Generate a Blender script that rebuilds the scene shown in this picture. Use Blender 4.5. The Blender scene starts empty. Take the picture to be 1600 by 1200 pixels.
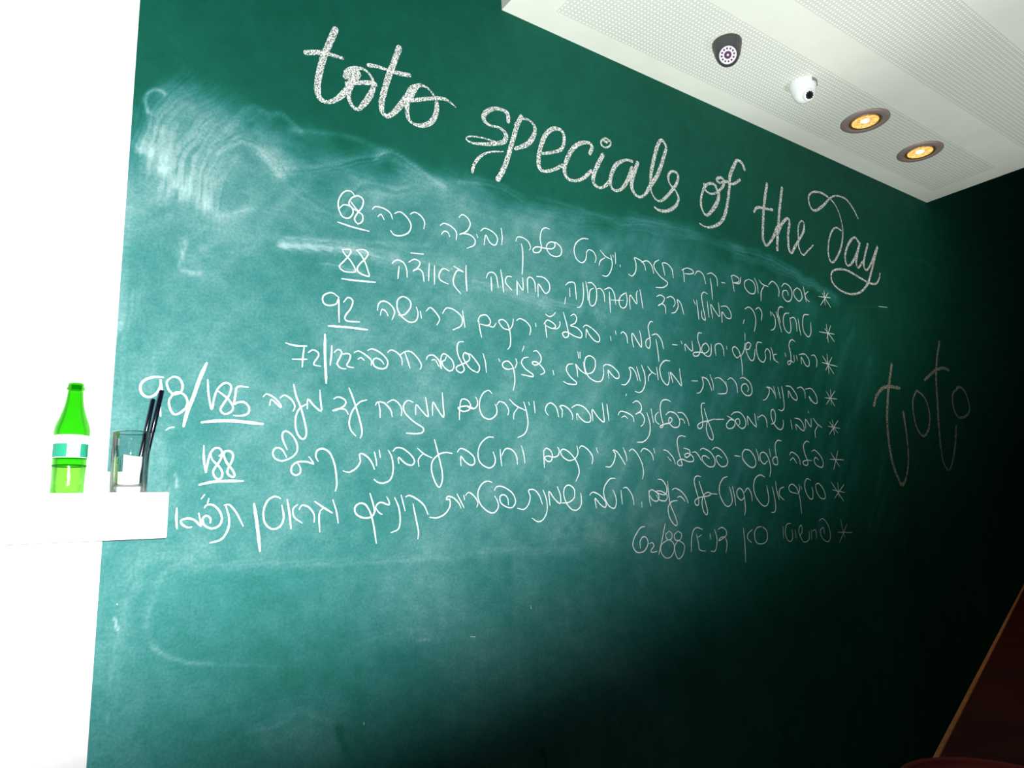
import bpy, bmesh, math
import numpy as np
from mathutils import Vector, Matrix

scene = bpy.context.scene
C = scene.collection
PI = math.pi

# ------------------------------------------------------------------ camera
# X runs along the chalkboard wall, Y into it (wall face at Y = 1.65), Z is up; metres.
CAM_Z = 1.40
WALL_Y = 1.65
cam_data = bpy.data.cameras.new('camera')
cam_data.sensor_fit = 'HORIZONTAL'
cam_data.sensor_width = 36.0
cam_data.lens = 36.0 * 1101.665 / 1600.0
cam_data.clip_start = 0.02
cam = bpy.data.objects.new('camera', cam_data)
C.objects.link(cam)
RIGHT, UP, FWD = (Vector(v) for v in [(0.821328, -0.569412, -0.034506), (-0.076361, -0.169685, 0.982536), (0.565323, 0.804349, 0.182848)])
rot = Matrix((RIGHT, UP, -FWD)).transposed()
cam.matrix_world = Matrix.Translation((0, 0, CAM_Z)) @ rot.to_4x4()
scene.camera = cam

# ------------------------------------------------------------------ world, lights, exposure
world = bpy.data.worlds.new('world')
scene.world = world
world.use_nodes = True
world.node_tree.nodes['Background'].inputs['Color'].default_value = (0.6, 0.75, 0.8, 1)
world.node_tree.nodes['Background'].inputs['Strength'].default_value = 0.004
scene.view_settings.view_transform = 'Standard'
scene.view_settings.look = 'None'
scene.view_settings.gamma = 1.0
scene.view_settings.use_curve_mapping = False
scene.view_settings.exposure = 0.0


def spot(name, loc, direction, watts, half_cos, ramp, color, radius=0.03):
    """a spot whose beam fades in from the cosine half_cos to half_cos + ramp off its axis"""
    d = bpy.data.lights.new(name, 'SPOT')
    d.energy = watts
    d.color = color
    d.shadow_soft_size = radius
    d.spot_size = 2 * math.acos(half_cos)
    d.spot_blend = min(1.0, ramp / (1 - half_cos))
    o = bpy.data.objects.new(name, d)
    C.objects.link(o)
    o.location = loc
    o.rotation_euler = Vector(direction).to_track_quat('-Z', 'Y').to_euler()
    return o


# the photographer's flash, tilted up beside the lens: its lower right is cut off by the camera
FA, FE = -0.1402, 1.0459
spot('camera_flash', (0.006, -0.01, CAM_Z + 0.012),
     (math.cos(FE) * math.sin(FA), math.cos(FE) * math.cos(FA), math.sin(FE)),
     255.0, 0.0928, 0.3329, (1.0, 1.0, 0.985), 0.012)
# two added fill spots, unseen below the frame, to brighten the dropped ceiling
spot('ceiling_fill', (1.30, 0.86, 0.12), (0.04, 0.13, 1.0), 175.0, 0.90, 0.085, (0.97, 1.0, 0.93), 0.10)
spot('ceiling_fill', (3.15, 0.05, 0.12), (-0.02, 0.36, 1.0), 140.0, 0.90, 0.085, (0.97, 1.0, 0.93), 0.10)
# added warm spot without a fitting, out of the frame, to light the counter
spot('counter_fill', (2.15, 0.40, 2.95), (0.0, 0.0, -1.0), 9.0, 0.86, 0.1, (1.0, 0.34, 0.10), 0.04)

# ------------------------------------------------------------------ helpers


def link(o, parent=None):
    C.objects.link(o)
    if parent is not None:
        o.parent = parent
    return o


def tag(o, label=None, cat=None, group=None, kind=None):
    if label:
        o['label'] = label
    if cat:
        o['category'] = cat
    if group:
        o['group'] = group
    if kind:
        o['kind'] = kind
    return o


def thing(name, label, cat, loc, group=None, rot=None):
    o = bpy.data.objects.new(name, None)
    o.empty_display_size = 0.05
    link(o)
    o.location = loc
    if rot:
        o.rotation_euler = rot
    return tag(o, label, cat, group)


def obj(name, bm, mats, parent=None, smooth=False, loc=None):
    me = bpy.data.meshes.new(name)
    bm.normal_update()
    bm.to_mesh(me)
    bm.free()
    for m in (mats if isinstance(mats, (list, tuple)) else [mats]):
        me.materials.append(m)
    if smooth:
        me.polygons.foreach_set('use_smooth', [True] * len(me.polygons))
    o = bpy.data.objects.new(name, me)
    link(o, parent)
    if loc is not None:
        o.location = loc
    return o


def box(bm, x0, x1, y0, y1, z0, z1):
    v = [bm.verts.new(p) for p in ((x0, y0, z0), (x1, y0, z0), (x1, y1, z0), (x0, y1, z0),
                                   (x0, y0, z1), (x1, y0, z1), (x1, y1, z1), (x0, y1, z1))]
    return [bm.faces.new([v[i] for i in f]) for f in
            ((3, 2, 1, 0), (4, 5, 6, 7), (0, 1, 5, 4), (1, 2, 6, 5), (2, 3, 7, 6), (3, 0, 4, 7))]


def bevel(bm, w, seg=2):
    bmesh.ops.bevel(bm, geom=bm.edges[:], offset=w, segments=seg, profile=0.5, affect='EDGES')


def lathe(bm, prof, seg=48, wob=None, close=False):
    """revolve (r, z) pairs about Z; r = 0 ends become poles"""
    rings = []
    for r, z in prof:
        if r <= 1e-6:
            rings.append([bm.verts.new((0, 0, z))])
        else:
            ring = []
            for k in range(seg):
                a = 2 * PI * k / seg
                rr = r * (1 + (wob(a, z) if wob else 0))
                ring.append(bm.verts.new((rr * math.cos(a), rr * math.sin(a), z)))
            rings.append(ring)
    pairs = list(zip(rings[:-1], rings[1:]))
    if close:
        pairs.append((rings[-1], rings[0]))
    for a, b in pairs:
        for k in range(seg):
            j = (k + 1) % seg
            if len(a) == 1 and len(b) == 1:
                continue
            if len(a) == 1:
                bm.faces.new((a[0], b[j], b[k]))
            elif len(b) == 1:
                bm.faces.new((a[k], a[j], b[0]))
            else:
                bm.faces.new((a[k], a[j], b[j], b[k]))
    return bm


def rotated(bm, m):
    bmesh.ops.transform(bm, matrix=m, verts=bm.verts[:])
    return bm


# ------------------------------------------------------------------ materials


def mat(name):
    m = bpy.data.materials.new(name)
    m.use_nodes = True
    nt = m.node_tree
    for n in list(nt.nodes):
        nt.nodes.remove(n)
    out = nt.nodes.new('ShaderNodeOutputMaterial')
    return m, nt, out


def node(nt, kind, **kw):
    n = nt.nodes.new(kind)
    for k, v in kw.items():
        if k in n.inputs:
            n.inputs[k].default_value = v
        else:
            setattr(n, k, v)
    return n


def math_node(nt, op, a, b=None, clamp=False):
    n = nt.nodes.new('ShaderNodeMath')
    n.operation = op
    n.use_clamp = clamp
    for i, v in enumerate((a, b)):
        if v is None:
            continue
        if isinstance(v, (int, float)):
            n.inputs[i].default_value = v
        else:
            nt.links.new(v, n.inputs[i])
    return n.outputs[0]


def noise(nt, scale, detail=4.0, rough=0.6, vec=None, stretch=None):
    tc = node(nt, 'ShaderNodeTexCoord')
    src = tc.outputs['Object'] if vec is None else vec
    if stretch:
        mp = node(nt, 'ShaderNodeMapping')
        mp.inputs['Scale'].default_value = stretch
        nt.links.new(src, mp.inputs['Vector'])
        src = mp.outputs[0]
    n = node(nt, 'ShaderNodeTexNoise', Scale=scale, Detail=detail, Roughness=rough)
    nt.links.new(src, n.inputs['Vector'])
    return n.outputs['Fac']


def ramp(nt, fac, stops):
    r = nt.nodes.new('ShaderNodeValToRGB')
    els = r.color_ramp.elements
    while len(els) < len(stops):
        els.new(0.5)
    for e, (p, c) in zip(els, stops):
        e.position = p
        e.color = c if len(c) == 4 else (*c, 1)
    nt.links.new(fac, r.inputs['Fac'])
    return r.outputs['Color']


def simple(name, col, rough=0.6, metal=0.0, var=0.06, scale=25.0, bump=0.0, spec=0.5):
    m, nt, out = mat(name)
    p = node(nt, 'ShaderNodeBsdfPrincipled', Roughness=rough, Metallic=metal)
    p.inputs['Specular IOR Level'].default_value = spec
    f = noise(nt, scale)
    c = ramp(nt, f, [(0.3, tuple(v * (1 - var) for v in col)), (0.7, tuple(min(1, v * (1 + var)) for v in col))])
    nt.links.new(c, p.inputs['Base Color'])
    if bump:
        b = node(nt, 'ShaderNodeBump', Strength=bump, Distance=0.002)
        nt.links.new(f, b.inputs['Height'])
        nt.links.new(b.outputs[0], p.inputs['Normal'])
    nt.links.new(p.outputs[0], out.inputs[0])
    return m


def board_material():
    m, nt, out = mat('chalkboard_paint')
    p = node(nt, 'ShaderNodeBsdfPrincipled', Roughness=0.75)
    p.inputs['Specular IOR Level'].default_value = 0.15
    at = node(nt, 'ShaderNodeAttribute', attribute_name='chalk_dust')
    fine = noise(nt, 160.0, 3.0, 0.7)
    mid = noise(nt, 16.0, 6.0, 0.62)
    streak = noise(nt, 30.0, 5.0, 0.6, stretch=(1.1, 1, 1.4))
    base = ramp(nt, mid, [(0.3, (0.0012, 0.056, 0.036)), (0.7, (0.0025, 0.074, 0.049))])
    k = math_node(nt, 'MULTIPLY_ADD', fine, 0.9)
    nt.nodes[-1].inputs[2].default_value = 0.55
    k2 = math_node(nt, 'MULTIPLY_ADD', streak, 0.6)
    nt.nodes[-1].inputs[2].default_value = 0.70
    d = math_node(nt, 'MULTIPLY', at.outputs['Fac'], math_node(nt, 'MULTIPLY', k, k2), clamp=True)
    mx = node(nt, 'ShaderNodeMix', data_type='RGBA')
    nt.links.new(d, mx.inputs[0])
    nt.links.new(base, mx.inputs[6])
    nt.links.new(ramp(nt, d, [(0.05, (0.03, 0.72, 0.50)), (0.17, (0.15, 0.74, 0.78)), (0.42, (0.55, 0.86, 0.88))]), mx.inputs[7])
    nt.links.new(mx.outputs[2], p.inputs['Base Color'])
    nt.links.new(p.outputs[0], out.inputs[0])
    return m


def chalk_material(name, lo, hi, scale, col=(0.93, 0.95, 0.92), floor=0.0):
    """dry chalk: grains of chalk with the board showing between them"""
    m, nt, out = mat(name)
    d = node(nt, 'ShaderNodeBsdfDiffuse')
    d.inputs['Color'].default_value = (*col, 1)
    t = node(nt, 'ShaderNodeBsdfTransparent')
    f = noise(nt, scale, 2.0, 0.6)
    r = ramp(nt, f, [(lo, (floor,) * 3), (hi, (1, 1, 1))])
    mx = node(nt, 'ShaderNodeMixShader')
    nt.links.new(r, mx.inputs[0])
    nt.links.new(t.outputs[0], mx.inputs[1])
    nt.links.new(d.outputs[0], mx.inputs[2])
    nt.links.new(mx.outputs[0], out.inputs[0])
    return m


def thin_glass(name, face, edge, gloss=1.0, rough=0.02, bump=None):
    """thin-walled glass: tinted see-through sheet with a fresnel shine, deeper in colour where seen edge-on"""
    m, nt, out = mat(name)
    lw = node(nt, 'ShaderNodeLayerWeight', Blend=0.35)
    c = ramp(nt, lw.outputs['Facing'], [(0.15, face), (0.95, edge)])
    t = node(nt, 'ShaderNodeBsdfTransparent')
    nt.links.new(c, t.inputs['Color'])
    g = node(nt, 'ShaderNodeBsdfGlossy', Roughness=rough)
    fr = node(nt, 'ShaderNodeFresnel', IOR=1.45)
    if bump:
        b = node(nt, 'ShaderNodeBump', Strength=bump, Distance=0.002)
        nt.links.new(noise(nt, 90.0), b.inputs['Height'])
        nt.links.new(b.outputs[0], g.inputs['Normal'])
        nt.links.new(b.outputs[0], fr.inputs['Normal'])
    mx = node(nt, 'ShaderNodeMixShader')
    nt.links.new(math_node(nt, 'MULTIPLY', fr.outputs[0], gloss), mx.inputs[0])
    nt.links.new(t.outputs[0], mx.inputs[1])
    nt.links.new(g.outputs[0], mx.inputs[2])
    nt.links.new(mx.outputs[0], out.inputs[0])
    return m


def perforated_material():
    """grey-white panel with rows of small round pale holes, 15 mm apart"""
    m, nt, out = mat('perforated_panel')
    p = node(nt, 'ShaderNodeBsdfPrincipled', Roughness=0.7)
    p.inputs['Specular IOR Level'].default_value = 0.2
    tc = node(nt, 'ShaderNodeTexCoord')
    sx = node(nt, 'ShaderNodeSeparateXYZ')
    nt.links.new(tc.outputs['Object'], sx.inputs[0])
    a = math_node(nt, 'PINGPONG', sx.outputs['X'], 0.0075)
    b = math_node(nt, 'PINGPONG', sx.outputs['Y'], 0.0075)
    r2 = math_node(nt, 'ADD', math_node(nt, 'POWER', a, 2.0), math_node(nt, 'POWER', b, 2.0))
    r = math_node(nt, 'SQRT', r2)
    f = math_node(nt, 'MULTIPLY', r, 100.0)
    c = ramp(nt, f, [(0.28, (0.97, 1.0, 0.96)), (0.42, (0.66, 0.69, 0.63))])
    nt.links.new(c, p.inputs['Base Color'])
    nt.links.new(p.outputs[0], out.inputs[0])
    return m


def emitter(name, col, strength):
    m, nt, out = mat(name)
    e = node(nt, 'ShaderNodeEmission', Strength=strength)
    c = ramp(nt, noise(nt, 75.0, 1.0), [(0.42, col), (0.62, tuple(min(1, v * k) for v, k in zip(col, (1.3, 1.9, 3.0))))])
    nt.links.new(c, e.inputs['Color'])
    nt.links.new(e.outputs[0], out.inputs[0])
    return m


M_board = board_material()
M_chalk = chalk_material('chalk_line', 0.32, 0.46, 420.0, (0.86, 0.95, 0.93), floor=0.30)
M_broad = chalk_material('broad_chalk', 0.44, 0.56, 300.0, floor=0.10)
M_faint = chalk_material('dimmed_chalk', 0.40, 0.62, 230.0, (0.52, 0.49, 0.41), floor=0.12)  # fainter strokes; the dim warm light there is also put into the colour
M_white = simple('white_wall_paint', (0.86, 0.87, 0.87), 0.7, var=0.02, bump=0.05)
M_ceil = simple('ceiling_paint', (0.80, 0.83, 0.76), 0.75, var=0.03, scale=6)
M_perf = perforated_material()
M_floor = simple('dark_floor', (0.03, 0.022, 0.018), 0.5, var=0.3, scale=4)
M_shelf = simple('white_shelf_paint', (0.88, 0.88, 0.88), 0.55, var=0.02)
M_bottle = thin_glass('green_glass', (0.36, 0.80, 0.22), (0.72, 0.97, 0.62), 0.35)
M_bottle_ring = thin_glass('dark_green_glass', (0.10, 0.40, 0.05), (0.10, 0.40, 0.05), 0.3)
M_bottle_low = thin_glass('pale_green_glass', (0.61, 0.92, 0.42), (0.50, 0.92, 0.38), 0.5, 0.1, 0.6)
M_glass = thin_glass('clear_glass', (0.97, 0.98, 0.98), (0.72, 0.77, 0.77), 0.8)
M_pen = simple('black_pen_plastic', (0.002, 0.004, 0.012), 0.18, var=0.2)
M_metal = simple('pen_metal', (0.55, 0.56, 0.6), 0.25, 1.0)
M_paper = simple('white_paper', (0.9, 0.9, 0.84), 0.8, var=0.03)
M_domedark = simple('dark_grey_plastic', (0.055, 0.055, 0.058), 0.38, var=0.08)
M_domewhite = simple('white_plastic', (0.92, 0.94, 0.94), 0.35, var=0.02)
M_slot = simple('grey_plastic', (0.25, 0.27, 0.26), 0.5)
M_plate = simple('camera_face_plate', (0.80, 0.74, 0.82), 0.3, var=0.03)
M_led = simple('black_led_lens', (0.012, 0.012, 0.018), 0.15, var=0.2)
M_ledpurple = simple('purple_lens_glass', (0.10, 0.05, 0.11), 0.1, var=0.2)
M_ring = simple('downlight_ring_metal', (0.34, 0.26, 0.245), 0.5, 0.2, var=0.05)
M_gold = simple('gold_reflector', (0.75, 0.42, 0.12), 0.22, 0.85, var=0.25, scale=120)
M_bulb = emitter('glowing_bulb', (0.85, 0.40, 0.09), 1.25)
M_core = emitter('bulb_core', (1.0, 0.88, 0.6), 14.0)
M_counter = simple('dark_red_counter_top', (0.030, 0.003, 0.002), 0.6, var=0.4, scale=9, spec=0.05)
M_edge = simple('orange_wood_edge', (0.30, 0.11, 0.035), 0.6, var=0.2, scale=40, spec=0.1)
M_tray = simple('red_lacquer', (0.12, 0.007, 0.005), 0.6, var=0.15, spec=0.1)

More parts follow.
